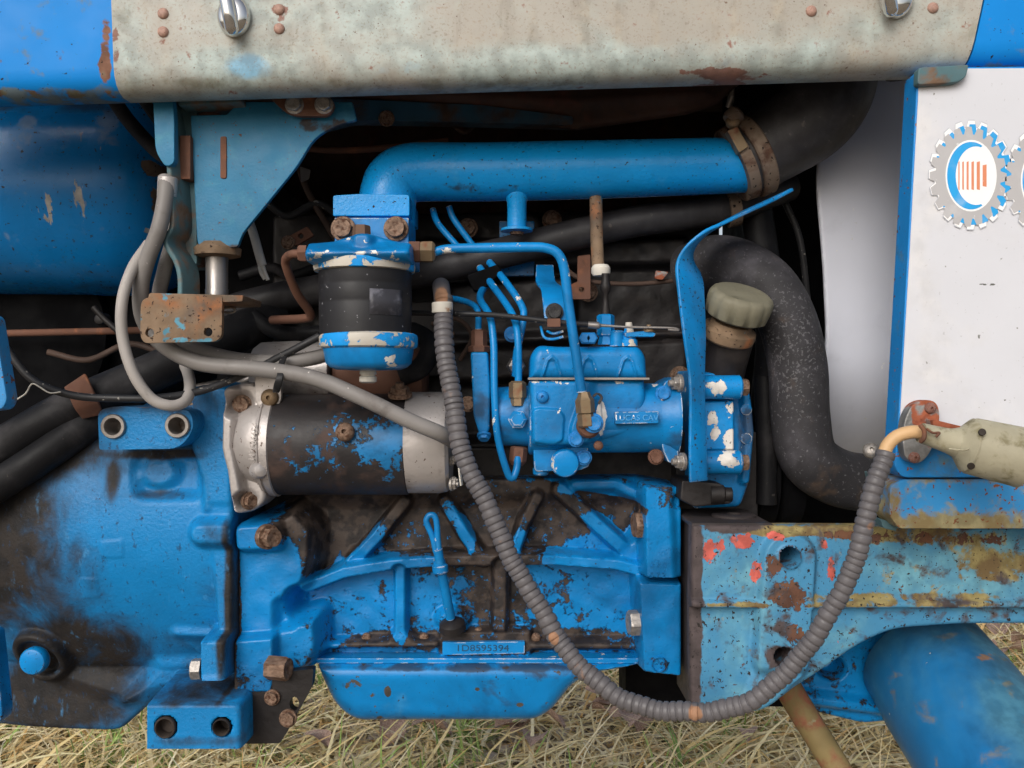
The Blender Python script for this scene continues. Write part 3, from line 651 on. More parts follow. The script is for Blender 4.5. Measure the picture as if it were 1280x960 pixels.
# wiring, rods and small brackets in the dark of the bay
for nm, pts, r, mt in (('brake_pipe', [(385, 186, .04), (420, 188, .03), (470, 186, .02), (560, 176, .03)], 4, 'rust_brown'), ('wire_loom', [(330, 250, .04), (360, 270, .05), (400, 255, .05), (440, 290, .05), (470, 330, .05)], 5, 'black_cable'),
        ('wire_loom', [(372, 205, .05), (385, 240, .05), (405, 275, .05), (420, 300, .05)], 4, 'wire_brown'), ('wire_loom', [(560, 150, .03), (570, 160, .0), (580, 166, .0), (592, 158, .02)], 2.5, 'wire_brown'),
        ('vacuum_pipe', [(300, 345, .06), (340, 335, .06), (365, 345, .06), (395, 335, .06)], 7, 'rubber'), ('wire_loom', [(540, 405, .03), (570, 398, .02), (590, 420, .02), (575, 450, .03)], 3, 'wire_brown'), ('wire_loom', [(700, 330, .03), (730, 350, .03), (790, 355, .03), (850, 350, .03)], 3, 'wire_brown'),
        ('wire_loom', [(980, 250, .06), (1000, 300, .06), (1010, 380, .07)], 4, 'black_cable'), ('wire_loom', [(60, 440, .1), (110, 450, .1), (160, 430, .1), (200, 440, .1)], 4, 'wire_brown'), ('ground_strap', [(215, 505, -.01), (250, 485, -.01), (300, 478, .0), (320, 470, .0)], 6, 'steel')):
    tube(nm, pts, r, M[mt], TR, n=10)
plate('rusty_bracket', rnd([(722, 320), (738, 318), (738, 374), (712, 374), (712, 356), (722, 352)], 2), .02, .004, M['rust_brown'], TR, holes=[circ(727, 362, 3.5, 10)])
plate('rusty_bracket', rnd([(820, 338), (836, 340), (828, 350), (818, 348)], 2), .02, .004, M['rust_red'], TR)
plate('bay_plate', rnd([(430, 380), (560, 376), (565, 470), (440, 472)], 4), .05, .006, M['grime'], TR, bev=.002)
plate('white_tab', rnd([(375, 208), (388, 212), (386, 224), (376, 228)], 2), .03, .002, M['steel'], TR, bev=.0005)

# --- rear tank
def tank():
    c = W(0, 236, .15); rz = .131; ry = .13; n = 64; vs = []; fs = []
    xs = []; x1 = W(203, 243, .06).x; x0 = x1 - .36
    prof = [(x0, .9), (x0 + .005, .98), (x0 + .03, 1)] + [(x0 + .03 + (x1 - .06 - x0 - .03) * i / 6, 1) for i in range(1, 7)] + \
           [(x1 - .05, .985), (x1 - .036, .955), (x1 - .024, .91), (x1 - .013, .845), (x1 - .005, .76), (x1, .64), (x1 - .002, .4), (x1 - .003, .05)]
    for x, f in prof:
        for i in range(n):
            a = 2 * math.pi * i / n; ca, sa = math.cos(a), math.sin(a)
            e = 2.25; q = (abs(ca) ** e + abs(sa) ** e) ** (-1 / e)
            y = c.y + ry * q * ca * f; z = c.z + rz * q * sa * f
            g = math.exp(-((z - (c.z + .062)) / .006) ** 2)            # pressed crease
            if y < c.y: y += .004 * g + (.006 if z > c.z + .062 else 0) * min(1, (z - c.z - .062) / .008 if z > c.z + .062 else 0)
            vs.append((x, y, z))
    for k in range(len(prof) - 1):
        for i in range(n):
            j = (i + 1) % n; fs.append((k * n + i, k * n + j, (k + 1) * n + j, (k + 1) * n + i))
    fs.append(tuple(range(n))); q = (len(prof) - 1) * n; fs.append(tuple(q + n - 1 - i for i in range(n)))
    me = mesh('fuel_tank', vs, fs); bm = bmesh.new(); bm.from_mesh(me); bmesh.ops.recalc_face_normals(bm, faces=list(bm.faces)); bm.to_mesh(me); bm.free()
    put('fuel_tank', me, M['tank'], TR, 'scratched rounded blue tank under the hood', sharp=60)
tank()
tube('tank_hose', [(130, 105, -.03), (160, 150, -.02), (195, 188, -.03), (215, 200, -.03)], 9, M['rubber'], TR)
tube('tank_hose', [(165, 105, -.0), (190, 140, .0), (215, 175, .0), (230, 200, .01)], 7, M['rubber'], TR)

# --- bracket assembly on the left
br = grp('side_panel_bracket', 'weathered teal gusset bracket with rusty foot plate')
plate('gusset_plate', rnd([(238, 144, 2), (283, 143, 2), (292, 134, 8), (300, 127, 5), (440, 127, 2), (446, 150, 4), (424, 155, 20), (392, 172, 20), (374, 205, 20), (303, 292, 8), (297, 309, 4), (249, 311, 3), (246, 300, 2)], 4), -.105, .006, M['teal'], br, bev=.0012)
plate('bracket_arm', rnd([(400, 122, 2), (600, 131, 2), (720, 146, 2), (715, 156, 2), (560, 152, 3), (440, 150, 10), (400, 160, 3)], 3), -.03, .02, M['dark_teal'], br, bev=.002)
bolt(483, 148, -.032, 8, M['rust_bolt'], br)
box('weld_strip', 275, 170, 283, 223, -.1065, .006, M['rust_brown'], br, r=3, bev=.001)
box('rusty_tab', 224, 169, 238, 224, -.112, .02, M['rust_brown'], br, r=2, bev=.0012)
box('dark_channel', 224, 128, 246, 330, -.098, .05, M['rust_strap'], br, r=2)
lathe('pivot_top', (263, 146, -.085), (0, 0, 1), [(-6, 16), (6, 16), (8, 24), (18, 24), (20, 20)], M['rust_brown'], br, n=24)
plate('pivot_top_plate', rnd([(222, 122), (300, 118), (302, 128), (222, 132)], 3), -.12, .05, M['rust_strap'], br)
lathe('pivot_collar', (272, 322, -.09), (0, 0, 1), [(0, 20), (2, 28), (11, 29), (14, 25), (18, 22)], M['rust'], br, n=28)
lathe('pivot_pin', (271, 372, -.09), (0, 0, 1), [(0, 14), (10, 14), (11, 13.4), (44, 13.4), (52, 14), (53, 12)], M['steel'], br, n=24)
ribbon('strap', [(211, 118, -.11, .25, 1, 0, .016), (221, 180, -.11, .25, 1, 0, .016), (225, 240, -.11, .25, 1, 0, .016), (227, 285, -.11, .25, 1, 0, .016), (219, 305, -.11, .25, 1, 0, .016), (232, 330, -.11, .25, 1, 0, .016), (236, 350, -.11, .2, 1, 0, .016), (236, 378, -.11, .2, 1, 0, .016)], M['rust_strap'], br, th=.005)
def l_plate():
    plate('foot_plate', rnd([(176, 372, 12), (278, 369, 5), (277, 420, 11), (270, 427, 8), (180, 429, 8), (175, 420, 8)], 6), -.14, .006, M['rust'], br, holes=[circ(187, 416, 5.5, 14), circ(260, 415, 5.5, 14)], bev=.0016)
    plate('foot_flange', rnd([(186, 366, 3), (304, 369, 2), (303, 377, 2), (277, 378, 1), (184, 376, 3)], 2), -.139, .06, M['rust'], br, bev=.0014)
l_plate()
tube('cotter_pin', [(278, 386, -.11), (290, 384, -.11), (294, 388, -.11), (289, 391, -.11), (279, 390, -.11)], 1.6, M['steel'], br, n=8)
plate('hanger_leg', rnd([(190, 104, 2), (214, 104, 2), (218, 150, 8), (218, 204, 9), (207, 209, 10), (194, 190, 12)], 4), -.13, .01, M['teal'], br, bev=.003)
rb = plate('bolt_plate', rnd([(318, 98, 4), (400, 98, 4), (410, 117, 12), (419, 130, 14), (412, 145, 12), (362, 145, 14), (340, 125, 10)], 6), -.116, .006, M['rust_brown'], br, bev=.0015)
for px in (368, 405): bolt(px, 131, -.116, 9.5, M['steel_bolt'], br)

# --- intake manifold
mf = grp('intake_manifold', 'long blue cast intake manifold pipe under the hood')
def manifold():
    pts = [(484, 282, -.034, .98), (484, 262, -.034, .98), (486, 242, -.033, .99), (493, 226, -.030, 1.0), (510, 217, -.027, 1.01), (540, 215, -.025, 1), (600, 215, -.025, 1), (700, 213, -.025, 1), (800, 210.5, -.025, .98), (880, 208, -.025, .96), (925, 207, -.025, .93), (960, 206, -.02, .9)]
    tube('manifold_pipe', pts, 36, M['blue_manifold'], mf, n=40, sub=6, dome=True)
manifold()
plate('manifold_flange', rnd([(416, 244, 3), (450, 242, 2), (512, 243, 4), (512, 270, 2), (416, 270, 2)], 3), -.07, .08, M['blue_manifold'], mf, bev=.002)
lathe('support_stub', (646, 240, -.03), (0, 0, -1), [(0, 15), (8, 14), (14, 12), (44, 12), (46, 20), (49, 20), (50, 9)], M['blue_manifold'], mf, n=24)
bolt(646, 283, -.03, 9, M['rust_bolt'], mf, (0, 0, -1), 'hex', stretch=1.6)
plate('support_bracket', rnd([(624, 276), (668, 276), (668, 345), (624, 345)], 2), .042, .004, M['blue'], mf)
for k in range(18):
    if k in (8, 9): continue
    box('cast_letter', 522 + k * 9, 178.2, 527 + k * 9 + R.uniform(0, 2), 183, -.026, .004, M['blue_manifold'], mf, r=1, bev=.0004)

# --- big rubber elbow with clamp
el = grp('air_intake_hose', 'big black rubber elbow clamped to the manifold')
tube('rubber_elbow', [(918, 206, -.022, .95), (945, 192, -.024, 1), (978, 172, -.028, 1.06), (1012, 150, -.034, 1.1), (1034, 120, -.036, 1.14), (1043, 80, -.03, 1.15), (1044, 30, -.02, 1.15), (1044, -40, -.02, 1.15)], 47, M['rubber_elbow'], el, n=40, sub=8)
def band(px, py, y, d, r, prof, m, name='clamp_band'):
    return lathe(name, (px, py, y), d, prof, m, el, n=48)
dv = Vector((1, 0, .50))
band(915, 208, -.022, dv, 46, [(0, 44), (0, 47), (13, 49), (14, 45)], M['clamp'])
band(931, 200, -.023, dv, 48, [(0, 46), (0, 50), (2, 52), (16, 53), (18, 51), (18, 46)], M['clamp'])
cl = plate('clamp_housing', rnd([(909, 163), (922, 158), (936, 183), (924, 191)], 2), -.067, .012, M['brass'], el, bev=.0015)
bolt(916, 152, -.056, 9, M['brass'], el, (-.3, -1, .3), 'screw')
lathe('clamp_screw', (911, 152, -.052), (.5, 0, .5), [(0, 10), (4, 12), (14, 12), (18, 8)], M['clamp'], el, n=20)

# --- long coolant hose
tube('coolant_hose', [(210, 420, .06), (290, 388, .05), (350, 372, .04), (430, 357, .03), (520, 341, .02), (620, 318, .015), (720, 293, .015), (800, 276, .015), (870, 266, .02), (915, 258, .025), (950, 245, .03), (985, 232, .05)], 19.5, M['rubber_elbow'], TR, n=24, label='long black coolant hose running behind the fuel filter')
lathe('hose_clip', (908, 262, .024), (1, 0, .2), [(0, 21), (0, 23), (14, 23), (14, 21)], M['clamp'], TR, n=28)
tube('heater_hose', [(-260, 680, -.05), (-60, 590, -.05), (0, 560, -.05), (90, 510, -.045), (200, 462, -.02), (300, 415, .02), (350, 395, .05)], 25, M['rubber'], TR, n=22, label='thick black hose along the gearbox top')
tube('heater_hose', [(-260, 745, -.07), (-60, 642, -.07), (0, 605, -.07), (60, 566, -.06), (120, 525, -.04), (180, 492, -.01), (260, 455, .03)], 21, M['rubber'], TR, n=22, label='lower black hose touching the gearbox housing')
ribbon('pipe_clip', [(94, 476, -.066, 1, 0, .4, .012), (101, 490, -.072, 1, 0, .4, .012), (108, 505, -.07, 1, 0, .4, .012), (116, 520, -.06, 1, 0, .4, .01)], M['rust_brown'], TR, th=.004)
tube('breather_hose', [(318, 395, .02), (340, 412, .01), (365, 418, .0), (420, 415, .0)], 10, M['rubber'], TR, n=14)
tube('return_hose', [(500, 470, -.03), (525, 460, -.03), (537, 440, -.03), (533, 425, -.02), (515, 415, .0)], 13, M['rubber'], TR, n=16)

# --- fuel filter
ff = grp('fuel_filter', 'black fuel filter canister with chipped blue head and bowl')
plate('mounting_block', rnd([(418, 272, 2), (511, 272, 2), (511, 308, 2), (418, 308, 2)], 2), -.105, .06, M['blue_filter'], ff, bev=.002)
cast('filter_head', rnd([(383, 303, 3), (415, 300, 3), (440, 292, 4), (464, 292, 4), (490, 299, 3), (513, 303, 3), (514, 327, 3), (384, 328, 3)], 3), -.155, -.15,
     [('line', [(384, 316), (514, 315), 9], -.168, .014), ('circ', (452, 300, 13), -.160, .008)], M['blue_filter'], ff, yback=-.08, step=.001, er=.004)
lathe('filter_flange', (456, 341, -.12), (0, 0, 1), [(0, 58), (1, 62), (6, 63), (13, 63), (15, 60)], M['chipped_ring'], ff, n=56)
lathe('canister', (457, 424, -.12), (0, 0, 1), [(0, 55), (2, 56.5), (20, 57), (42, 57.3), (44, 56.8), (46, 57.4), (64, 57.4), (66, 57), (68, 57.6), (86, 57.6)], M['canister'], ff, n=64)
def sticker():
    c = W(457, 0, -.12); r = 57.9 * S(-.12); vs = []; fs = []; z0 = W(0, 362, -.15).z; z1 = W(0, 394, -.15).z
    for i in range(9):
        a = math.radians(-90 + 14 + 44 * i / 8)
        for z in (z1, z0): vs.append((c.x + r * math.cos(a), -.12 + r * math.sin(a), z))
    for i in range(8): fs.append((2 * i, 2 * i + 2, 2 * i + 3, 2 * i + 1))
    o = put('worn_label', mesh('worn_label', vs, fs), M['sticker'], ff)
    s = o.modifiers.new('s', 'SOLIDIFY'); s.thickness = .0006
sticker()
lathe('bowl_ring', (461, 436, -.12), (0, 0, 1), [(0, 57), (2, 60), (5, 61), (14, 61), (17, 60), (19, 56)], M['chipped_ring'], ff, n=56)
lathe('bowl', (461, 463, -.12), (0, 0, 1), [(0, 20), (1, 40), (4, 48), (9, 53), (26, 56), (28, 56)], M['blue_filter'], ff, n=56)
lathe('drain_plug', (460, 479, -.12), (0, 0, 1), [(0, 7), (2, 11), (8, 11), (9, 9), (11, 9), (11, 11), (17, 10)], M['ptfe'], ff, n=18)
bolt(429, 286, -.107, 12.5, M['rust_bolt'], ff); bolt(495, 286, -.107, 12.5, M['rust_bolt'], ff)
lathe('center_bolt', (452, 296, -.125), (0, 0, 1), [(0, 12), (12, 11), (14, 10)], M['rust_bolt'], ff, n=6)
lathe('inlet_nut', (512, 315, -.125), (1, 0, 0), [(0, 14), (13, 14), (14, 13), (14.5, 11)], M['copper'], ff, n=6, sharp=25)
lathe('inlet_nut', (526, 315, -.125), (1, 0, 0), [(0, 13), (3, 14), (15, 14), (18, 11)], M['brass'], ff, n=6, sharp=25)
lathe('outlet_nut', (384, 317, -.125), (-1, 0, 0), [(0, 11), (9, 11), (11, 9)], M['copper'], ff, n=6, sharp=25)
tube('outlet_pipe', [(376, 317, -.125), (364, 318, -.12), (357, 325, -.11), (360, 340, -.10), (372, 368, -.08), (388, 392, -.06), (380, 398, -.05), (340, 400, -.02)], 5.5, M['copper'], ff, n=12)
plate('rusty_lever', rnd([(352, 300), (384, 283), (392, 294), (372, 306), (358, 309)], 2), -.0, .006, M['rust_brown'], TR, holes=[circ(376, 295, 3.5, 10)])
bolt(360, 303, -.002, 7, M['rust_bolt'], TR)
tube('feed_pipe', [(543, 315, -.125, .9), (560, 311, -.125, .9), (600, 310, -.125), (660, 309, -.125), (682, 310, -.125), (697, 317, -.125), (705, 335, -.124), (710, 375, -.122), (718, 430, -.12), (727, 490, -.117)], 6.2, M['blue_filter'], TR, n=16, label='blue fuel pipe from the filter down to the pump')

# --- starter motor
st = grp('starter_motor', 'starter motor with flaking blue and black drum between bare aluminium ends')
YS = -.045
lathe('motor_drum', (347, 555, YS), (1, 0, 0), [(0, 62), (1, 63), (164, 63), (165, 62)], M['starter'], st, n=72)
lathe('motor_end_cap', (510, 553, YS), (1, 0, 0), [(0, 61), (1, 63), (40, 63), (50, 61), (54, 56), (56, 20)], M['alu'], st, n=64)
lathe('drive_ring', (333, 555, YS), (1, 0, 0), [(0, 56), (2, 62), (6, 64), (7, 62), (9, 62), (10, 65), (17, 65), (19, 62)], M['alu'], st, n=64)
lathe('drive_housing', (300, 553, YS), (1, 0, 0), [(0, 42), (6, 44), (12, 50), (30, 56), (36, 56)], M['alu'], st, n=48)
cast('mounting_flange', rnd([(279, 486, 8), (302, 476, 8), (318, 480, 10), (326, 505, 10), (312, 520, 10), (322, 560, 10), (312, 590, 10), (326, 608, 8), (328, 628, 8), (310, 643, 8), (292, 642, 8), (285, 630, 6), (286, 590, 8), (277, 565, 10), (276, 520, 10)], 6), -.08, -.068,
     [('line', [(285, 490), (283, 560), (291, 600), (297, 636), 8], -.084, .006), ('circ', (302, 505, 14), -.062, .01), ('circ', (311, 626, 12), -.066, .008), ('poly', [(300, 520), (330, 515), (330, 590), (305, 590)], -.08, .02)], M['alu'], st, yback=-.02, step=.0011)
for i, px in enumerate((317,)): text('cast_number', 'I43F06454', px, 552, -.0965, 8, M['alu'], st, spin=84, ext=.0006)
bolt(303, 506, -.064, 10, M['rust_bolt'], st); bolt(312, 626, -.068, 9, M['rust_bolt'], st, (.8, -.6, 0))
lathe('housing_peg', (322, 588, -.085), (.5, -.8, .1), [(0, 11), (10, 11), (15, 8), (17, 3)], M['alu'], st, n=18)
bolt(431, 540, -.1005, 12, M['rust_bolt'], st, (0, -1, .15), 'screw', name='pole_screw')
lathe('solenoid', (420, 470, .0), (1, 0, 0), [(0, 30), (2, 34), (110, 34), (114, 28)], M['copper'], st, n=36)
lathe('solenoid_cap', (316, 466, -.01), (1, 0, 0), [(0, 20), (4, 32), (12, 38), (52, 40), (100, 38)], M['alu'], st, n=36)
plate('bracket_tab', rnd([(318, 460), (350, 455), (352, 500), (345, 512), (325, 512), (318, 500)], 6), -.075, .006, M['alu'], st, bev=.0015)
bolt(337, 497, -.077, 11, M['brass'], st, kind='screw', name='bracket_screw')
bolt(500, 492, -.07, 12, M['rust_bolt'], st, (0, -.3, 1), 'nut')
for i, (px, py, r) in enumerate(((565, 575, 6), (566, 605, 7), (568, 600, 4))): bolt(px, py, -.075, r, M['steel_bolt'], st, (1, -.3, 0), 'nut')
ribbon('terminal_strip', [(562, 540, -.085, .3, 1, 0, .003), (572, 560, -.088, .3, 1, 0, .003), (575, 590, -.09, .3, 1, 0, .003), (577, 607, -.09, .3, 1, 0, .003)], M['ptfe'], st, th=.0015)

# --- gearbox housing
def gb_base(X, Z):
    zc = W(0, 660, -.05).z; R0 = .225
    y = -.062 + R0 - np.sqrt(np.maximum(R0 ** 2 - np.clip(np.abs(Z - zc), 0, .155) ** 2, 1e-4)) * 1.0
    x0 = W(120, 0, -.05).x; xl = W(0, 0, -.05).x
    t = np.clip((x0 - X) / (x0 - xl), 0, 1.6)
    return y + .010 * t * t
gb = cast('gearbox_housing', rnd([(-260, 660, 2), (-60, 615, 4), (-20, 600, 4), (60, 545, 6), (118, 506, 8), (272, 476, 8), (288, 486, 4), (289, 850, 4), (300, 858, 4), (312, 870, 4), (313, 930, 3), (183, 931, 3), (179, 890, 6), (162, 902, 10), (110, 948, 12), (-260, 951, 2)], 4), -.07, gb_base, [
    ('poly', rnd([(160, 575), (245, 570), (245, 622), (165, 622)], 12), .010, .018, True),
    ('circ', (190, 592, 24, 20), -.008, .012, True),
    ('poly', [(235, 480), (292, 480), (292, 640), (255, 640), (250, 600), (236, 560)], -.066, .010),
    ('poly', [(262, 630), (292, 630), (292, 815), (270, 800)], -.064, .008),
    ('line', [(250, 668), (292, 668), 16], -.077, .012),
    ('line', [(205, 804), (250, 806), 5], -.007, .014, True),
    ('poly', rnd([(247, 800), (292, 800), (292, 853), (249, 853)], 5), -.090, .005),
    ('poly', [(120, 905), (170, 850), (290, 845), (320, 860), (320, 890), (178, 890)], -.012, .02, True),
    ('poly', rnd([(180, 878), (316, 878), (316, 940), (180, 940)], 3), -.100, .006),
    ('circ', (207, 909, 13), -.082, .003, False, -.1), ('circ', (277, 909, 11), -.07, .003, False, -.1),
    ('circ', (48, 822, 36), -.014, .008, True, -.02), ('circ', (48, 822, 24), .008, .004, True, -.02),
    ('line', [(0, 860), (60, 880), (150, 905), 10], -.006, .02, True),
    ('poly', rnd([(121, 679), (149, 676), (150, 699), (122, 700)], 2), -.0009, .0015, True), ('poly', rnd([(90, 727), (112, 726), (114, 753), (92, 754)], 2), -.0009, .0015, True),
    ], M['blue_gearbox'], TR, yback=.12, step=.0016, er=.005, lump=.0, label='big curved blue gearbox housing caked with black grease')
# mounting pad with two bores
pad = plate('mounting_pad', rnd([(122, 512, 14), (145, 508, 6), (238, 512, 18), (243, 535, 22), (225, 561, 22), (150, 562, 10), (124, 562, 3)], 8), -.098, .055, M['blue_gearbox'], gb, bev=.003, holes=[circ(142, 533, 11, 20), circ(222, 532, 11, 20)])
for px, py in ((142, 533), (222, 532)):
    lathe('threaded_bush', (px, py, -.099), (0, 1, 0), [(0, 11.5), (-1.5, 12.5), (-1.5, 14.5), (0, 15), (2, 15), (2, 11.5), (0, 11.5)][1:6], M['steel'], gb, n=28) if False else None
def bush(px, py, y, ro, ri, dep, m, parent, name='threaded_bush', d=(0, 1, 0)):
    s = S(y); n = 28; p = W(px, py, y); dd = Vector(d).normalized(); u, v = frame_of(dd); vs = []; fs = []
    prof = [(1, ro), (-2, ro), (-3.5, ro - 1), (-3.5, ri + 1), (-2, ri), (dep, ri), (dep, .5)]
    for t, r in prof:
        for i in range(n):
            a = 2 * math.pi * i / n; vs.append(tuple(p + dd * t * s + (u * math.cos(a) + v * math.sin(a)) * r * s))
    for k in range(len(prof) - 1):
        for i in range(n): fs.append((k * n + i, k * n + (i + 1) % n, (k + 1) * n + (i + 1) % n, (k + 1) * n + i))
    me = mesh(name, vs, fs); bm = bmesh.new(); bm.from_mesh(me); bmesh.ops.recalc_face_normals(bm, faces=list(bm.faces)); bm.to_mesh(me); bm.free()
    return put(name, me, m, parent, sharp=40)
bush(142, 533, -.099, 15.5, 10, 34, M['steel'], gb); bush(222, 532, -.099, 15.5, 10, 34, M['steel'], gb)
bush(207, 909, -.1, 13.5, 10.5, 12, M['bore'], gb); bush(277, 909, -.1, 11, 9, 22, M['bore'], gb)
lathe('drain_cap', (46, 824, -.022), (0, -1, 0), [(0, 17), (9, 17), (12, 15), (13, 12), (13.5, 2)], M['blue'], gb, n=28)
plate('lower_bracket', rnd([(306, 846), (392, 836), (390, 858), (356, 920), (350, 929), (306, 930)], 3), -.06, .012, M['grime'], TR, bev=.002, holes=[circ(368, 880, 6, 12, 9)], label='dark oily plate beside the gearbox foot')
bolt(340, 872, -.062, 8, M['rust_bolt'], TR); bolt(360, 898, -.062, 9, M['rust_bolt'], TR)
box('step_bar', -40, 395, 6, 512, -.2, .02, M['blue'], TR, r=6, bev=.003, label='light blue bar end at the left edge below the tank') if False else None
plate('step_bar', rnd([(-60, 380), (-8, 395), (9, 500), (3, 512), (-60, 520)], 6), -.2, .018, M['channel'], TR, bev=.003)
plate('step_bar', rnd([(-60, 780), (-8, 790), (3, 890), (1, 904), (-60, 912)], 6), -.2, .018, M['blue'], TR, bev=.003)

# --- engine block side
eb = cast('engine_block', rnd([(296, 655, 4), (330, 640, 6), (365, 622, 8), (420, 603, 6), (800, 598, 4), (846, 606, 4), (846, 836, 5), (836, 841, 4), (800, 834, 4), (790, 827, 4), (398, 827, 4), (380, 845, 10), (345, 861, 6), (297, 862, 3)], 4), -.02, .004, [
    ('poly', [(380, 590), (860, 590), (860, 625), (380, 628)], -.006, .02),
    ('line', [(505, 628), (470, 672), (436, 708), 9], -.018, .0055), ('line', [(556, 628), (582, 672), (604, 702), 9], -.018, .0055), ('line', [(672, 622), (655, 655), (640, 700), 8], -.019, .0055),
    ('line', [(700, 612), (745, 655), (800, 704), 10], -.019, .0055), ('line', [(720, 606), (770, 605), (805, 622), 9], -.02, .01),
    ('poly', [(425, 712), (440, 690), (470, 700), (475, 712)], -.014, .012), ('poly', [(765, 702), (800, 660), (815, 715), (790, 715)], -.016, .012),
    ('line', [(384, 734), (430, 716), (490, 706), (560, 701), (690, 700), (770, 706), (845, 726), 8.5], -.026, .005),
    ('line', [(500, 712), (500, 800), 8], -.015, .005), ('line', [(626, 705), (624, 790), 10], -.015, .006),
    ('line', [(398, 808), (480, 806), (550, 806), 5], -.014, .006), ('line', [(660, 808), (800, 808), 6], -.010, .008),
    ('line', [(490, 800), (500, 790), (512, 802), 5], -.014, .007),
    ('poly', [(380, 824), (800, 824), (800, 834), (380, 834)], -.012, .004),
    ('circ', (565, 776, 20, 14), -.010, .008), ('poly', rnd([(548, 788), (664, 788), (664, 824), (548, 824)], 4), -.009, .006),
    ('poly', rnd([(290, 652), (340, 648), (368, 634), (392, 660), (391, 705), (380, 735), (360, 742), (358, 770), (372, 776), (396, 770), (400, 812), (386, 838), (345, 858), (290, 870)], 8), -.046, .016),
    ('poly', rnd([(352, 745), (372, 740), (376, 775), (352, 778)], 6), .014, .012, True),
    ('poly', rnd([(290, 655), (345, 652), (350, 690), (292, 692)], 12), -.068, .010), ('poly', rnd([(290, 800), (342, 796), (342, 868), (290, 868)], 5), -.062, .006),
    ('poly', rnd([(804, 606), (856, 606), (856, 726), (806, 724)], 4), -.058, .005), ('poly', [(832, 600), (860, 600), (860, 735), (840, 735)], .008, .012, True),
    ('poly', rnd([(797, 726), (856, 729), (856, 848), (803, 842)], 4), -.046, .005),
    ('circ', (843, 622, 9), .006, .004, True),
    ], M['blue_block'], TR, yback=.06, step=.0013, er=.003, lump=.0005, label='ribbed engine block side with blue paint peeling to dark metal')
bolt(335, 671, -.069, 12.5, M['rust_bolt'], eb, (.75, -.65, 0), 'bolt', stretch=1.5, spin=.3)
bolt(343, 835, -.064, 15, M['rust_bolt'], eb, (1, -.25, 0), 'hex', stretch=1.8, spin=.2)
bolt(248, 836, -.08, 13, M['steel_bolt'], gb, (-1, -.1, 0), 'hex', stretch=.9)
bolt(804, 656, -.035, 17, M['rust_bolt'], eb, (-1, -.15, 0), 'bolt', stretch=1.0, spin=.2)
bolt(799, 778, -.03, 16, M['steel_bolt'], eb, (-1, -.15, 0), 'hex', stretch=1.2, spin=.1)
for px, py in ((458, 797), (530, 797), (670, 797), (598, 790)): bolt(px, py, -.003, 6, M['rust_bolt'], eb, kind='rivet', name='core_plug')
np_ = plate('number_plate', rnd([(553, 803), (656, 802), (656, 817), (553, 819)], 1), -.0145, .006, M['blue_filter'], TR, bev=.0006, label='small blue pad stamped with the engine number')
text('stamped_number', '1D8595394', 603, 810.5, -.0146, 8.2, M['letter_dark'], np_, ext=.0003, wide=1.25)
text('cast_mark', 'KB', 829, 693, -.0575, 7, M['blue_block'], eb, ext=.0008, spin=0); text('cast_mark', '8 JUL', 822, 706, -.0575, 6.5, M['blue_block'], eb, ext=.0008) if False else None
text('cast_mark', '3 7 8', 823, 706, -.0582, 7, M['blue_block'], eb, ext=.0008); text('cast_mark', '5 7 2', 822, 719, -.0582, 7, M['blue_block'], eb, ext=.0008)
bush(824, 830, -.0462, 10, 8.5, .3, M['blue_block'], eb, 'cast_ring')

# --- sump pan
cast('sump_pan', rnd([(396, 829, 2), (800, 829, 2), (798, 832, 1), (745, 842, 20), (718, 855, 14), (690, 894, 16), (670, 907, 12), (440, 908, 16), (416, 886, 16), (402, 850, 14)], 8, 5), -.02, lambda X, Z: -.03 + .25 * np.maximum(W(0, 835, -.03).z - Z, 0) + .012 * np.clip((Z - W(0, 838, -.03).z) / .012, 0, 1),
     [], material('sump_blue', H('0c80c4'), .3, var=.07, bump=.1, layers=FILM + [chips(.73, 50, H('4a4540')), dict(col=H('4a4540'), scale=60, lo=.6, hi=.62, rough=.7, patches=[(482, 873, -.04, 7, 12, .3), (596, 868, -.04, 5, 4, .3), (650, 890, -.04, 6, 4, .3)]), grime(.56, .7, 30, patches=[(560, 833, -.02, 240, 7, .2), (670, 838, -.02, 60, 12, .08)], max=.8), specks(.72, 200)]), TR, yback=.3, step=.0016, er=.016, label='smooth blue oil sump pan above the grass')
plate('sump_flange', rnd([(392, 823), (812, 823), (812, 829.5), (392, 829.5)], 1.5), -.018, .06, M['blue_filter'], TR, bev=.0012)

# --- dipstick
dp = grp('dipstick', 'blue dipstick with looped handle')
def loop_pts():
    return [(545, 690, -.05), (541, 672, -.05), (535, 658, -.05), (533, 650, -.05), (537, 644, -.05), (543, 645, -.05), (546, 655, -.05), (547, 672, -.05), (549, 690, -.05)]
tube('loop_handle', loop_pts(), 3.9, M['blue_filter'], dp, n=12, sub=5)
tube('stick_rod', [(547, 686, -.05), (552, 715, -.045), (558, 745, -.035), (563, 772, -.022)], 6, M['blue_filter'], dp, n=14)
lathe('stick_collar', (551, 717, -.045), (-.11, 0, 1), [(0, 8), (2, 10), (10, 10), (12, 8), (18, 7)], M['blue_filter'], dp, n=18)
lathe('tube_boss', (565, 779, -.02), (-.1, -.3, 1), [(-8, 17), (0, 16), (3, 12), (5, 7)], M['grime'], dp, n=22)

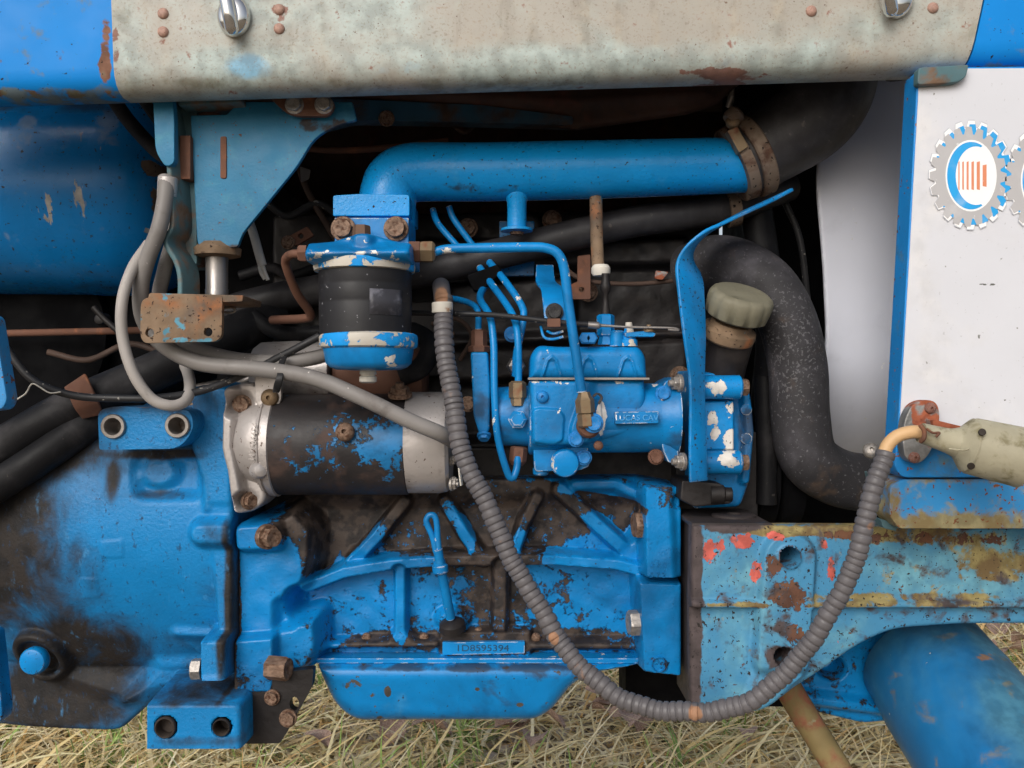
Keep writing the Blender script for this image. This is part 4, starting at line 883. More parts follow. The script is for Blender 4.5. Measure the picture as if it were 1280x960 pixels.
# --- injection pump
ip = grp('injection_pump', 'blue fuel injection pump bolted to the timing cover')
YP = -.06
lathe('pump_barrel', (660, 522, YP), (1, 0, 0), [(0, 43), (2, 46), (40, 46), (46, 44), (160, 43), (172, 46), (180, 50), (184, 50)], M['blue_pump'], ip, n=64)
cast('pump_front', rnd([(662, 474, 3), (806, 474, 3), (808, 500, 8), (800, 540, 10), (730, 556, 10), (664, 557, 6)], 4), -.095, lambda X, Z: np.full(X.shape, -.099), [
    ('poly', [(740, 470), (812, 470), (812, 560), (740, 560)], .006, .012, True), ('poly', rnd([(664, 513), (672, 510), (698, 511), (705, 520), (703, 550), (690, 557), (666, 552)], 4), -.003, .0016, True),
    ('poly', rnd([(724, 500), (750, 496), (754, 530), (750, 553), (714, 553), (712, 535)], 6), -.005, .003, True)], M['blue_pump'], ip, yback=-.05, step=.001, er=.006)
def cover_base(X, Z): return np.full(X.shape, -.092)
arch = []
for cx in (690, 736, 785):
    arch.append(('line', [(cx - 12, 472), (cx - 5, 450), (cx, 446), (cx + 5, 450), (cx + 12, 472), 1.3], -.0015, .0022, True))
    arch.append(('poly', [(cx - 11, 474), (cx - 4, 451), (cx + 4, 451), (cx + 11, 474)], .0012, .002, True))
cast('pump_cover', rnd([(663, 444, 12), (672, 431, 8), (702, 433, 3), (800, 432, 12), (809, 445, 10), (810, 473, 2), (662, 473, 2)], 6), -.095, cover_base, arch, M['blue_pump'], ip, yback=-.02, step=.0008, er=.010)
plate('cover_gasket', rnd([(660, 472), (812, 472), (812, 475), (660, 475)], .6), -.1005, .06, M['steel'], ip, bev=.0004)
lathe('head_barrel', (618, 520, YP), (1, 0, 0), [(0, 30), (3, 36), (42, 38), (44, 40)], M['blue_pump'], ip, n=44)
plate('advance_unit', rnd([(588, 440, 4), (610, 440, 4), (613, 480, 4), (612, 540, 6), (600, 546, 5), (592, 520, 8)], 4), -.085, .045, M['blue_pump'], ip, bev=.006, seg=3)
lathe('advance_cap', (599, 440, -.065), (0, 0, 1), [(0, 13), (6, 14), (8, 12), (8, 10), (26, 10), (28, 8)], M['copper'], ip, n=6, sharp=25)
bolt(605, 545, -.085, 7, M['blue_bolt'], ip, (0, -.6, -1)); 
plate('mounting_flange', rnd([(829, 478, 6), (846, 470, 4), (850, 500, 6), (848, 575, 6), (836, 580, 5), (827, 560, 8)], 4), -.085, .06, M['blue_pump'], ip, bev=.003)
bolt(829, 492, -.088, 8, M['blue_bolt'], ip); bolt(820, 571, -.075, 8, M['copper'], ip); bolt(829, 500, -.088, 4, M['steel_bolt'], ip, kind='rivet')
bolt(848, 479, -.09, 9, M['steel_bolt'], ip, (-1, -.2, 0), 'nut', stretch=1.2, spin=.2); bolt(852, 577, -.09, 9, M['steel_bolt'], ip, (-1, -.2, 0), 'nut', stretch=1.2, spin=.2)
bolt(678, 496, -.1005, 8, M['blue_bolt'], ip, kind='screw', name='bleed_screw'); bolt(720, 549, -.105, 8, M['blue_bolt'], ip)
lathe('inlet_union', (732, 516, -.117), (-.08, 0, 1), [(-18, 9), (-16, 11), (-2, 11), (0, 9), (0, 12), (16, 12), (20, 9), (26, 7)], M['brass'], ip, n=6, sharp=25)
lathe('banjo_eye', (735, 532, -.104), (0, -1, 0), [(0, 15), (12, 15), (16, 12), (17, 2)], M['copper'], ip, n=22)
bolt(742, 529, -.118, 10, M['blue_bolt'], ip); bolt(748, 557, -.105, 6, M['copper'], ip, kind='rivet', name='union_plug')
ribbon('sealing_tag', [(741, 496, -.106, 1, -.3, 0, .0012), (747, 492, -.106, 1, -.3, 0, .0012), (752, 497, -.106, 1, -.3, 0, .0012), (748, 505, -.106, 1, -.3, 0, .0012)], M['rubber'], ip, th=.001)
tagp = plate('name_label', rnd([(769, 515), (823, 514), (823, 529), (769, 530)], 1.5), -.1032, .012, M['blue_pump'], ip, bev=.0005)
text('raised_lettering', 'LUCAS CAV', 796, 522.5, -.1034, 7.4, M['letter_light'], ip, ext=.0008, wide=1.0)
plate('drain_housing', rnd([(666, 556, 3), (735, 556, 3), (737, 583, 4), (726, 588, 4), (668, 590, 5)], 4), -.08, .05, M['blue_pump'], ip, bev=.003)
lathe('drain_cover', (706, 578, -.082), (0, -1, -.1), [(0, 18), (6, 18), (9, 16), (10, 13), (10.5, 1)], M['blue_filter'], ip, n=36)
lathe('delivery_stub', (676, 585, -.07), (0, 0, -1), [(0, 10), (7, 10), (9, 8)], M['blue_pump'], ip, n=18); bolt(730, 572, -.085, 8, M['blue_bolt'], ip)
# throttle top
lathe('governor_post', (757, 431, -.075), (0, 0, 1), [(0, 10), (10, 8), (12, 11), (36, 11), (38, 8)], M['blue_filter'], ip, n=6, sharp=25)
lathe('post_pin', (757, 398, -.075), (0, 0, 1), [(0, 5), (8, 6), (18, 4), (30, 3.5), (34, 6), (40, 7), (48, 5), (56, 5)], M['grime'], ip, n=14)
lathe('white_collar', (751, 345, -.06), (0, 0, 1), [(0, 10), (4, 12), (10, 12), (14, 9)], M['ptfe'], ip, n=18)
tube('leak_off_pipe', [(748, 340, -.055), (746, 300, -.04), (745, 255, -.03), (744, 235, -.02)], 8, M['rust'], ip, n=14)
lathe('stop_post', (771, 433, -.08), (0, 0, 1), [(0, 9), (18, 9), (20, 7)], M['blue_filter'], ip, n=20); lathe('lever_post', (786, 433, -.08), (0, 0, 1), [(0, 11), (8, 11), (9, 9), (13, 9), (20, 6), (30, 4)], M['chipped_ring'], ip, n=20)
plate('throttle_lever', rnd([(780, 416), (812, 413), (820, 417), (818, 421), (782, 421)], 2), -.09, .012, M['blue'], ip, bev=.0008); bolt(811, 413, -.087, 6, M['brass'], ip, (0, 0, 1), 'nut')
for px in (731, 739): lathe('idle_screw', (px, 423, -.095), (0, -1, 0), [(0, 8), (6, 8), (8, 6)], M['blue_bolt'], ip, n=6, sharp=25)
tube('return_spring', [(676, 408, -.085), (680, 421, -.09), (690, 424, -.09), (704, 421, -.09)], 1.8, M['blue_filter'], ip, n=8); tube('return_spring', [(684, 414, -.085), (692, 417, -.09), (704, 414, -.09)], 1.8, M['blue_filter'], ip, n=8)
ribbon('cable_bracket', [(681, 332, -.02, 1, 0, 0, .009), (682, 352, -.04, 1, 0, 0, .010), (690, 362, -.07, 1, 0, 0, .011), (694, 380, -.085, 1, 0, 0, .012), (695, 402, -.09, 1, 0, 0, .011)], M['blue_filter'], ip, th=.003)
bolt(693, 390, -.093, 9, M['black_cable'], ip); plate('cable_clip', rnd([(684, 398), (701, 398), (701, 409), (684, 409)], 2), -.1, .008, M['copper'], ip, bev=.001)
tube('throttle_cable', [(500, 391, -.05), (560, 392, -.08), (620, 394, -.09), (690, 402, -.094), (740, 406, -.094)], 3.6, M['black_cable'], TR, n=10, label='thin black throttle cable above the pump')
tube('throttle_wire', [(735, 406, -.094, 1.7), (748, 407, -.094, 1.7), (753, 407, -.094, .8), (790, 409, -.094, .6), (840, 410, -.094, .6), (848, 413, -.094, .6), (835, 412, -.094, .6)], 2.6, M['steel'], TR, n=8)
# injector lines
inj = [[(610, 352, -.0), (600, 372, -.05), (612, 395, -.075), (617, 430, -.085), (618, 490, -.09), (622, 545, -.09), (634, 590, -.085), (641, 597, -.083), (646, 585, -.08), (647, 572, -.075)],
       [(600, 335, .0), (618, 360, -.04), (640, 392, -.07), (647, 420, -.085), (648, 470, -.085), (647, 485, -.085)],
       [(612, 328, .0), (632, 352, -.04), (652, 382, -.06), (654, 400, -.065), (646, 440, -.065), (644, 470, -.06)],
       [(560, 372, .0), (585, 378, -.04), (597, 388, -.065), (598, 412, -.065)], [(541, 262, .0), (548, 280, -.01), (572, 308, -.02)], [(561, 258, .0), (568, 275, .0), (592, 308, .0)]]
for i, p in enumerate(inj): tube('injector_pipe', p, 4.6 if i < 3 else 4, M['blue_filter'], TR, n=12, sub=7)
lathe('pipe_union', (647, 497, -.085), (0, 0, 1), [(-10, 9), (0, 9), (0, 11), (18, 11), (21, 7)], M['brass'], ip, n=6, sharp=25)
lathe('pipe_union', (647, 576, -.07), (.1, 0, 1), [(-6, 7), (0, 11), (16, 11), (18, 8)], M['copper'], ip, n=6, sharp=25)
lathe('pipe_union', (643, 458, -.05), (.3, -1, 0), [(0, 11), (12, 11), (14, 8)], M['steel'], ip, n=6, sharp=25)
lathe('outlet_banjo', (647, 524, -.09), (0, -1, 0), [(0, 12), (10, 12), (13, 8)], M['blue_pump'], ip, n=6, sharp=25)
plate('pipe_clamp', rnd([(583, 344), (622, 330), (628, 340), (604, 362), (592, 364)], 3), -.03, .02, M['black'], TR, bev=.002)
bolt(640, 418, -.03, 8, M['blue_bolt'], TR); bolt(585, 505, -.045, 8, M['rust_bolt'], TR)

# --- timing cover, guard strip, oil filler
tc = grp('timing_cover', 'chipped blue timing cover beside the guard strip')
cast('cover_casting', rnd([(868, 462, 4), (900, 466, 4), (916, 470, 4), (930, 478, 6), (939, 500, 8), (942, 540, 8), (938, 600, 8), (926, 634, 8), (868, 636, 4)], 4), -.05, -.05, [
    ('line', [(932, 478), (938, 540), (932, 600), 6], -.058, .005), ('poly', rnd([(870, 500), (920, 498), (920, 565), (870, 566)], 4), -.072, .006), ('poly', [(868, 464), (902, 462), (905, 480), (868, 490)], -.07, .008)], M['blue_timing'], tc, yback=.05, step=.0011)
for py, x1 in ((484, 926), (578, 926)):
    lathe('bolt_boss', (870, py, -.078), (1, 0, 0), [(0, 15), (x1 - 872, 15), (x1 - 870, 13)], M['blue_timing'], tc, n=28)
    bolt(x1, py, -.078, 11, M['rust_bolt'], tc, (1, 0, 0), 'hex', stretch=1.1)
for py in (512, 548): lathe('edge_boss', (932, py, -.055), (0, -1, 0), [(0, 7), (4, 7), (5, 5)], M['blue_timing'], tc, n=16)
plate('lower_casting', rnd([(852, 600, 4), (900, 604, 4), (914, 614, 6), (915, 630, 4), (868, 634, 3), (850, 625, 3)], 4), -.075, .06, M['grime'], tc, bev=.004); lathe('lower_boss', (888, 618, -.07), (1, -.1, 0), [(0, 13), (16, 12), (18, 9), (26, 9), (27, 7)], M['grime'], tc, n=20)
ribbon('guard_strip', [(873, 602, -.105, 1, .55, 0, .0105), (872, 560, -.105, 1, .6, 0, .0105), (871, 480, -.105, 1, .8, 0, .0105), (868, 420, -.105, 1, .8, 0, .0155), (864, 370, -.1, 1, .8, 0, .018), (862, 335, -.09, 1, 1.2, 0, .022), (868, 308, -.085, .3, 2, 0, .028), (890, 287, -.08, .1, 2, .15, .028), (930, 266, -.08, .1, 2, .25, .022), (962, 251, -.08, .1, 2, .3, .014), (990, 237, -.08, .1, 2, .3, .004)], M['blue'], TR, th=.0035, label='bent blue guard strip standing beside the pump', sub=10)
of = grp('oil_filler', 'olive plastic oil filler cap on a dark neck')
ax = Vector((.2, -.5, 1))
lathe('filler_neck', (898, 478, -.045), ax, [(0, 30), (30, 27), (62, 26)], M['grime'], of, n=32)
lathe('neck_ring', (908, 424, -.065), ax, [(0, 30), (3, 33), (9, 34), (15, 33), (18, 27), (24, 24)], M['rust'], of, n=36)
def knob():
    p = W(919, 396, -.075); d = ax.normalized(); u, v = frame_of(d); s = S(-.07); n = 96; vs = []; fs = []
    prof = [(-4, 20), (0, 34), (3, 38), (18, 40), (26, 39.5), (30, 37.5), (33, 33), (32, 28), (33.5, 15), (34, 1)]
    for k, (t, r) in enumerate(prof):
        for i in range(n):
            a = 2 * math.pi * i / n; f = 1 + (.045 * (abs(math.cos(a * 6)) ** .6 - .6) if 0 < k < 6 else 0)
            vs.append(tuple(p + d * t * s + (u * math.cos(a) + v * math.sin(a)) * r * f * s))
    for k in range(len(prof) - 1):
        for i in range(n): fs.append((k * n + i, k * n + (i + 1) % n, (k + 1) * n + (i + 1) % n, (k + 1) * n + i))
    fs.append(tuple(range(n))); q = (len(prof) - 1) * n; fs.append(tuple(q + i for i in range(n)))
    me = mesh('filler_cap', vs, fs); bm = bmesh.new(); bm.from_mesh(me); bmesh.ops.recalc_face_normals(bm, faces=list(bm.faces)); bm.to_mesh(me); bm.free()
    put('filler_cap', me, M['cap'], of, sharp=45)
knob()

# --- radiator hose and shroud
tube('radiator_hose', [(865, 340, .03), (895, 330, .0), (930, 338, -.02), (962, 362, -.03), (985, 405, -.035), (997, 460, -.035), (1000, 520, -.035), (1010, 570, -.03), (1045, 596, -.02), (1090, 604, -.02), (1150, 606, -.02)], 36, M['rubber_dust'], TR, n=36, label='dusty grey radiator hose curving down beside the shroud')
cast('fan_shroud', rnd([(1042, 60, 2), (1160, 60, 2), (1160, 620, 2), (1034, 620, 2), (1028, 560, 10), (1026, 500, 10), (1034, 420, 20), (1030, 330, 30), (1021, 230, 20), (1024, 190, 10), (1036, 120, 10)], 6), .02,
     lambda X, Z: .02 + 1.1 * np.maximum(X - W(1075, 0, .02).x, 0) ** 2 * 3 + 5 * np.maximum(W(0, 440, .02).z - Z, 0) ** 2, [], M['shroud'], TR, yback=None, step=.002, er=.002, label='pale grey sheet metal shroud left of the white panel')
tube('panel_stay', [(1150, 90, .0), (1100, 95, .03), (1060, 95, .06)], 8, M['grime'], TR, n=10)

# --- white side panel
sp = plate('side_panel', rnd([(1147, 88, 10), (1156, 84, 6), (1640, 80, 2), (1640, 597, 2), (1128, 597, 10), (1118, 585, 8), (1122, 540, 2), (1134, 330, 2)], 4), -.172, .026, M['panel_blue'], TR, bev=.004, seg=3, label='front side panel with white vinyl face and blue edge')
plate('white_face', rnd([(1149.5, 92, 10), (1158, 86, 4), (1640, 83, 2), (1640, 552, 2), (1129, 552, 8), (1124.5, 535, 4), (1136.5, 330, 2)], 4), -.1728, .0009, M['white'], sp, bev=0)
plate('panel_clip', rnd([(1148, 84, 5), (1212, 80, 4), (1208, 97, 8), (1196, 103, 6), (1147, 106, 5)], 3), -.181, .01, M['rust_strap'], sp, bev=.002)
bulge = tube('panel_edge_fold', [(1140, 140, -.155, .6), (1136, 230, -.15, 1), (1131, 330, -.15, 1), (1124, 440, -.15, 1), (1120, 520, -.155, .7)], 7, M['panel_blue'], sp, n=14, dome=True)
plate('lower_channel', rnd([(1113, 607, 5), (1130, 599, 4), (1640, 597, 2), (1640, 661, 2), (1124, 661, 5), (1112, 645, 6)], 4), -.168, .035, M['channel'], TR, bev=.005, seg=3, label='blue channel rail with rusty lower edge below the white panel')
plate('channel_end', rnd([(1096, 592), (1116, 600), (1114, 612), (1100, 606)], 3), -.15, .03, M['rust_strap'], TR); plate('channel_end', rnd([(1100, 648), (1122, 656), (1120, 664), (1104, 660)], 3), -.15, .03, M['rust_strap'], TR)
def gear(cx, cy, rx, ry, name):
    """printed emblem lying on the white vinyl: toothed ring, blue shadow teeth, oval with bars"""
    yb = -.1738
    def flat(nm, loops, y, m, par):
        bm = bmesh.new(); es = []
        for lp in loops:
            vs = [bm.verts.new(W(px, py, -.173)) for px, py in lp]
            for v in vs: v.co.y = y
            for i in range(len(vs)): es.append(bm.edges.new((vs[i], vs[(i + 1) % len(vs)])))
        bmesh.ops.triangle_fill(bm, use_beauty=True, edges=es, normal=(0, -1, 0))
        for f in bm.faces:
            if f.normal.y > 0: f.normal_flip()
        return put(nm, bm_mesh(nm, bm), m, par, sharp=None)
    def ringpts(ro, ri, nt, dx=0, dy=0, ph=.1):
        out = []
        for i in range(nt):
            for f, q in ((-.5, 0), (-.30, 1), (.18, 1), (.36, 0)):
                a = 2 * math.pi * (i + f + ph) / nt; k = ro if q else ri
                out.append((cx + dx + rx * k * math.cos(a), cy + dy + ry * k * math.sin(a)))
        return out
    e = flat(name, [ringpts(1.1, .96, 20, 2, -1)], yb, M['gear_line'], sp)
    flat('emblem_border', [ringpts(1.08, .94, 20, 2, -1)], yb - .0001, M['gear_white'], sp)
    flat('emblem_blue_teeth', [ringpts(1.0, .84, 20, 4.5, -1.5, .02)], yb - .0002, M['gear_blue'], sp)
    flat('emblem_gear', [ringpts(.99, .84, 20, -1.5, 1)], yb - .0003, M['gear_grey'], sp)
    flat('emblem_oval', [circ(cx + 2, cy, rx * .66, 40, ry * .71)], yb - .0004, M['gear_white'], sp)
    a = [(cx + 2 + rx * .62 * math.cos(t), cy + ry * .67 * math.sin(t)) for t in np.linspace(math.radians(62), math.radians(298), 30)]
    b = [(cx + 8 + rx * .52 * math.cos(t), cy + ry * .58 * math.sin(t)) for t in np.linspace(math.radians(285), math.radians(75), 30)]
    flat('emblem_crescent', [a + b], yb - .0005, M['gear_blue'], sp)
    x = cx - 14
    for i, w in enumerate((1.5, 2, 2.6, 3.2, 4, 5)):
        hgt = 18 if i < 5 else 14
        flat('emblem_bar', [[(x, cy - hgt + 1), (x + w, cy - hgt), (x + w, cy + hgt), (x, cy + hgt - 1)]], yb - .0005, M['gear_orange'], sp); x += w + 3.4
gear(1211, 220, 48.5, 63, 'emblem_outline'); gear(1305, 226, 48.5, 63, 'emblem_outline')

# --- side frame rail
fr = cast('frame_rail', rnd([(866, 657, 3), (1640, 661, 2), (1640, 780, 2), (1200, 783, 20), (1120, 789, 20), (1078, 808, 20), (1015, 852, 20), (955, 888, 16), (905, 905, 10), (866, 900, 8), (864, 770, 3)], 6), -.105, -.098, [
    ('poly', rnd([(864, 655), (1640, 655), (1640, 753), (864, 752)], 2), -.104, .004),
    ('poly', [(860, 752), (1640, 752), (1640, 761), (860, 761)], -.110, .003),
    ('line', [(988, 700), (980, 826), 34], -.113, .006), ('poly', [(950, 838), (1012, 838), (960, 895), (930, 890)], -.106, .012),
    ('circ', (988, 697, 15), -.116, .004), ('circ', (988, 697, 12), -.02, .0016, False, -.116), ('circ', (980, 821, 11), -.03, .0016, False, -.113)], M['rail'], TR, yback=-.085, step=.0013, er=.004, label='chipped blue front frame rail with red and rusty patches')
plate('rail_end_block', rnd([(868, 660, 3), (960, 660, 3), (960, 884, 3), (868, 896, 3)], 2), -.088, .093, M['rail_end'], TR, bev=.004)
plate('rail_top', rnd([(864, 654, 5), (965, 654, 8), (972, 660, 1), (866, 661, 1)], 2), -.1, .1, M['rail_end'], TR, bev=.002)
def washer(px, py, y, ro, ri, th, m, name):
    s = S(y); p = W(px, py, y); n = 32; vs = []; fs = []
    for z, r in ((0, ro), (th, ro), (th + .8, ro - 1), (th + .8, ri), (-4, ri)):
        for i in range(n): a = 2 * math.pi * i / n; vs.append((p.x + r * s * math.cos(a), p.y + r * s * math.sin(a), p.z + z * s))
    for k in range(4):
        for i in range(n): fs.append((k * n + i, k * n + (i + 1) % n, (k + 1) * n + (i + 1) % n, (k + 1) * n + i))
    return put(name, mesh(name, vs, fs), m, TR, sharp=40)
washer(917, 646, -.055, 27, 10, 3, M['rail_end'], 'rail_washer')
# --- axle, web and rod under the rail
lathe('axle_tube', (1152, 822, .02), (.115, -.84, -.44), [(0, 74), (6, 78), (40, 79), (60, 81), (330, 83)], M['axle'], TR, n=64, label='thick blue axle tube under the frame rail')
cast('axle_web', rnd([(985, 815, 4), (1060, 790, 4), (1130, 780, 4), (1130, 900, 6), (1080, 905, 10), (1010, 888, 8), (985, 870, 4)], 4), .03, .03, [('line', [(990, 868), (1120, 886), 8], -.012, .01, True), ('circ', (1040, 836, 16, 13), .03, .006, True)], M['blue_block'], TR, yback=.08, step=.0018)
tube('tie_rod', [(968, 830, .0), (1000, 885, -.02), (1040, 950, -.05), (1090, 1030, -.09)], 17, M['rail_rod'], TR, n=22, label='mossy rusty steel rod slanting down below the rail')

# ---------------------------------------------------------------- cables hung over the engine (things of their own)
cd = bpy.data.objects.new('conduit_cable', None); COL.objects.link(cd)
thing(cd, 'grey ribbed conduit looping across the engine to a beige plug', 'cable')
RIB = [(0.0, .86), (.12, .88), (.24, .985), (.36, 1.0), (.74, 1.0), (.86, .985), (.97, .88)]
tube('ribbed_sleeve', [(553, 372, -.10), (556, 420, -.115), (562, 480, -.125), (575, 550, -.135), (598, 610, -.14), (632, 682, -.145), (672, 756, -.15), (715, 822, -.16), (770, 868, -.175), (830, 889, -.19), (890, 889, -.20), (950, 868, -.215), (1005, 815, -.225), (1046, 750, -.235), (1075, 680, -.24), (1093, 610, -.24), (1107, 560, -.235)], 12.3, M['conduit'], cd, n=22, rib=(.0063, RIB))
tube('sleeve_end', [(551, 357, -.085), (552, 364, -.095), (553, 374, -.10)], 11, M['conduit'], cd, n=20, dome=True)
lathe('rusty_joint', (553, 391, -.106), (-.02, 0, 1), [(0, 12.6), (1, 13.2), (12, 13.2), (13, 12.4)], M['ptfe'], cd, n=24)
tube('inner_wire', [(1104, 570, -.236), (1110, 556, -.235), (1122, 545, -.236), (1140, 540, -.238), (1158, 541, -.238)], 8.3, M['yellow_wire'], cd, n=16)
# plug
def plug():
    y0 = -.238; d = Vector((1, -.10, -.235)).normalized()
    lathe('plug_body', (1208, 556, y0), d, [(0, 28), (2, 33), (6, 35.5), (62, 37.5), (68, 38), (70, 36), (70, 8)], M['plug'], cd, n=48)
    lathe('plug_shoulder', (1191, 552, y0), d, [(0, 15), (4, 18), (10, 25), (18, 34), (20, 34)], M['plug'], cd, n=48)
    n = tube('plug_neck', [(1151, 541, y0, .9), (1168, 546, y0, 1), (1186, 551, y0, 1.15), (1200, 554, y0, 1.5)], 14, M['plug'], cd, n=28)
    for px, py, dd in ((1228, 540, (-.1, -1, .35)), (1214, 583, (-.1, -1, -.5))):
        lathe('screw_hole', (px, py, y0 - .0235 if py < 560 else y0 - .020), dd, [(-2, 4.5), (0.6, 4.5), (.8, 3.4)], M['bore'], cd, n=14)
    tube('plug_crease', [(1186, 561, y0 - .014), (1204, 563, y0 - .020), (1212, 561, y0 - .0225)], 1.2, M['plug'], cd, n=6)
    tube('cord_grip', [(1150, 531, y0 - .012), (1155, 538, y0 - .014), (1155, 547, y0 - .014), (1151, 552, y0 - .01)], 3, M['rust_brown'], cd, n=8)
    tube('wire_scrap', [(1158, 536, y0 - .012), (1166, 541, y0 - .013), (1174, 541, y0 - .0135), (1170, 546, y0 - .0135)], 1.8, M['rust_brown'], cd, n=6)
plug()
sk = bpy.data.objects['side_panel']
plate('socket_plate', rnd([(1140, 505, 10), (1156, 499, 10), (1172, 502, 12), (1176, 518, 12), (1172, 548, 20), (1160, 572, 14), (1148, 581, 12), (1132, 575, 10), (1128, 556, 16), (1130, 525, 16)], 8), -.186, .013, M['rust_red'], sk, bev=.002, label='rusty red socket mounting plate on the white panel')
plate('socket_arm', rnd([(1165, 524), (1178, 527), (1215, 536), (1225, 545), (1170, 552)], 3), -.2, .012, M['rust_red'], sk, bev=.001)
for px, py in ((1163, 510), (1143, 572)): bolt(px, py, -.187, 7, M['rust_red'], sk, kind='screw', name='plate_screw')
bolt(1089, 563, -.1, 10, M['steel_bolt'], TR, (-.3, -1, .4), 'screw', name='clip_screw')

c1 = tube('battery_cable', [(208, 222, -.12), (207, 245, -.125), (199, 285, -.13), (184, 325, -.125), (176, 360, -.12), (180, 400, -.11), (205, 432, -.11), (250, 454, -.11), (320, 461, -.112), (390, 472, -.12), (450, 496, -.13), (510, 525, -.13), (548, 541, -.125), (567, 551, -.10)], 10, M['cable'], None, n=18, label=None)
thing(c1, 'thick grey cable drooping from the hanger across the starter', 'cable')
lathe('cable_ferrule', (210, 222, -.12), (-.05, 0, -1), [(0, 11), (1, 12), (24, 12), (25, 10)], M['alu'], c1, n=22)
tie = lathe('cable_tie', (200, 291, -.115), (-.35, 0, -1), [(0, 14), (0, 18), (6, 18), (6, 14)], M['black_cable'], c1, n=24)
c2 = tube('battery_cable', [(222, 262, -.095), (216, 300, -.1), (205, 340, -.1), (200, 380, -.09), (225, 425, -.085), (280, 446, -.08), (340, 452, -.085), (390, 448, -.08), (430, 435, -.06)], 9, M['cable'], None, n=18)
thing(c2, 'grey cable tucked behind the rusty foot plate', 'cable')
tie2 = ribbon('cable_tie', [(355, 446, -.096, 1, 0, .1, .003), (352, 455, -.108, 1, 0, .1, .003), (350, 470, -.124, 1, 0, .1, .003), (347, 482, -.122, 1, 0, .1, .0035), (345, 490, -.112, 1, 0, .1, .003)], M['black_cable'], c1, th=.002)
c3 = tube('thin_cable', [(186, 305, -.11), (166, 335, -.13), (153, 375, -.14), (153, 420, -.14), (166, 465, -.14), (188, 497, -.135), (212, 507, -.13), (231, 502, -.118), (237, 488, -.095), (236, 470, -.06), (228, 450, -.01), (215, 425, .05)], 7, M['cable_thin'], None, n=16)
thing(c3, 'thin pale grey cable making a loop above the mounting pad', 'cable')
c4 = tube('black_wire', [(-30, 390, -.12), (5, 432, -.12), (40, 474, -.12), (90, 494, -.12), (150, 498, -.12), (200, 497, -.115), (250, 489, -.1), (300, 470, -.09), (350, 446, -.09), (400, 420, -.09)], 4.8, M['black_cable'], None, n=12)
thing(c4, 'thin black wire sagging across the left side below the tank', 'wire')
sc_ = tube('straw_wisp', [(20, 500, -.122), (32, 492, -.124), (40, 480, -.126), (50, 484, -.126), (62, 491, -.126), (76, 490, -.126)], 1.0, M['ptfe'], None, n=6, sub=10)
thing(sc_, 'dry frayed wisp of straw caught on the black wire', 'straw')
w5 = tube('white_wire', [(312, 278, .0), (318, 296, -.01), (324, 318, -.02), (328, 332, -.02)], 5.5, M['whitewire'], None, n=14)
thing(w5, 'cut white wire end dangling behind the gusset bracket', 'wire')
tube('wire_core', [(327, 328, -.02), (331, 340, -.022), (335, 350, -.02)], 2.4, M['whitewire'], w5, n=8); tube('wire_core', [(324, 328, -.02), (326, 340, -.022), (331, 349, -.02)], 2.4, M['whitewire'], w5, n=8)

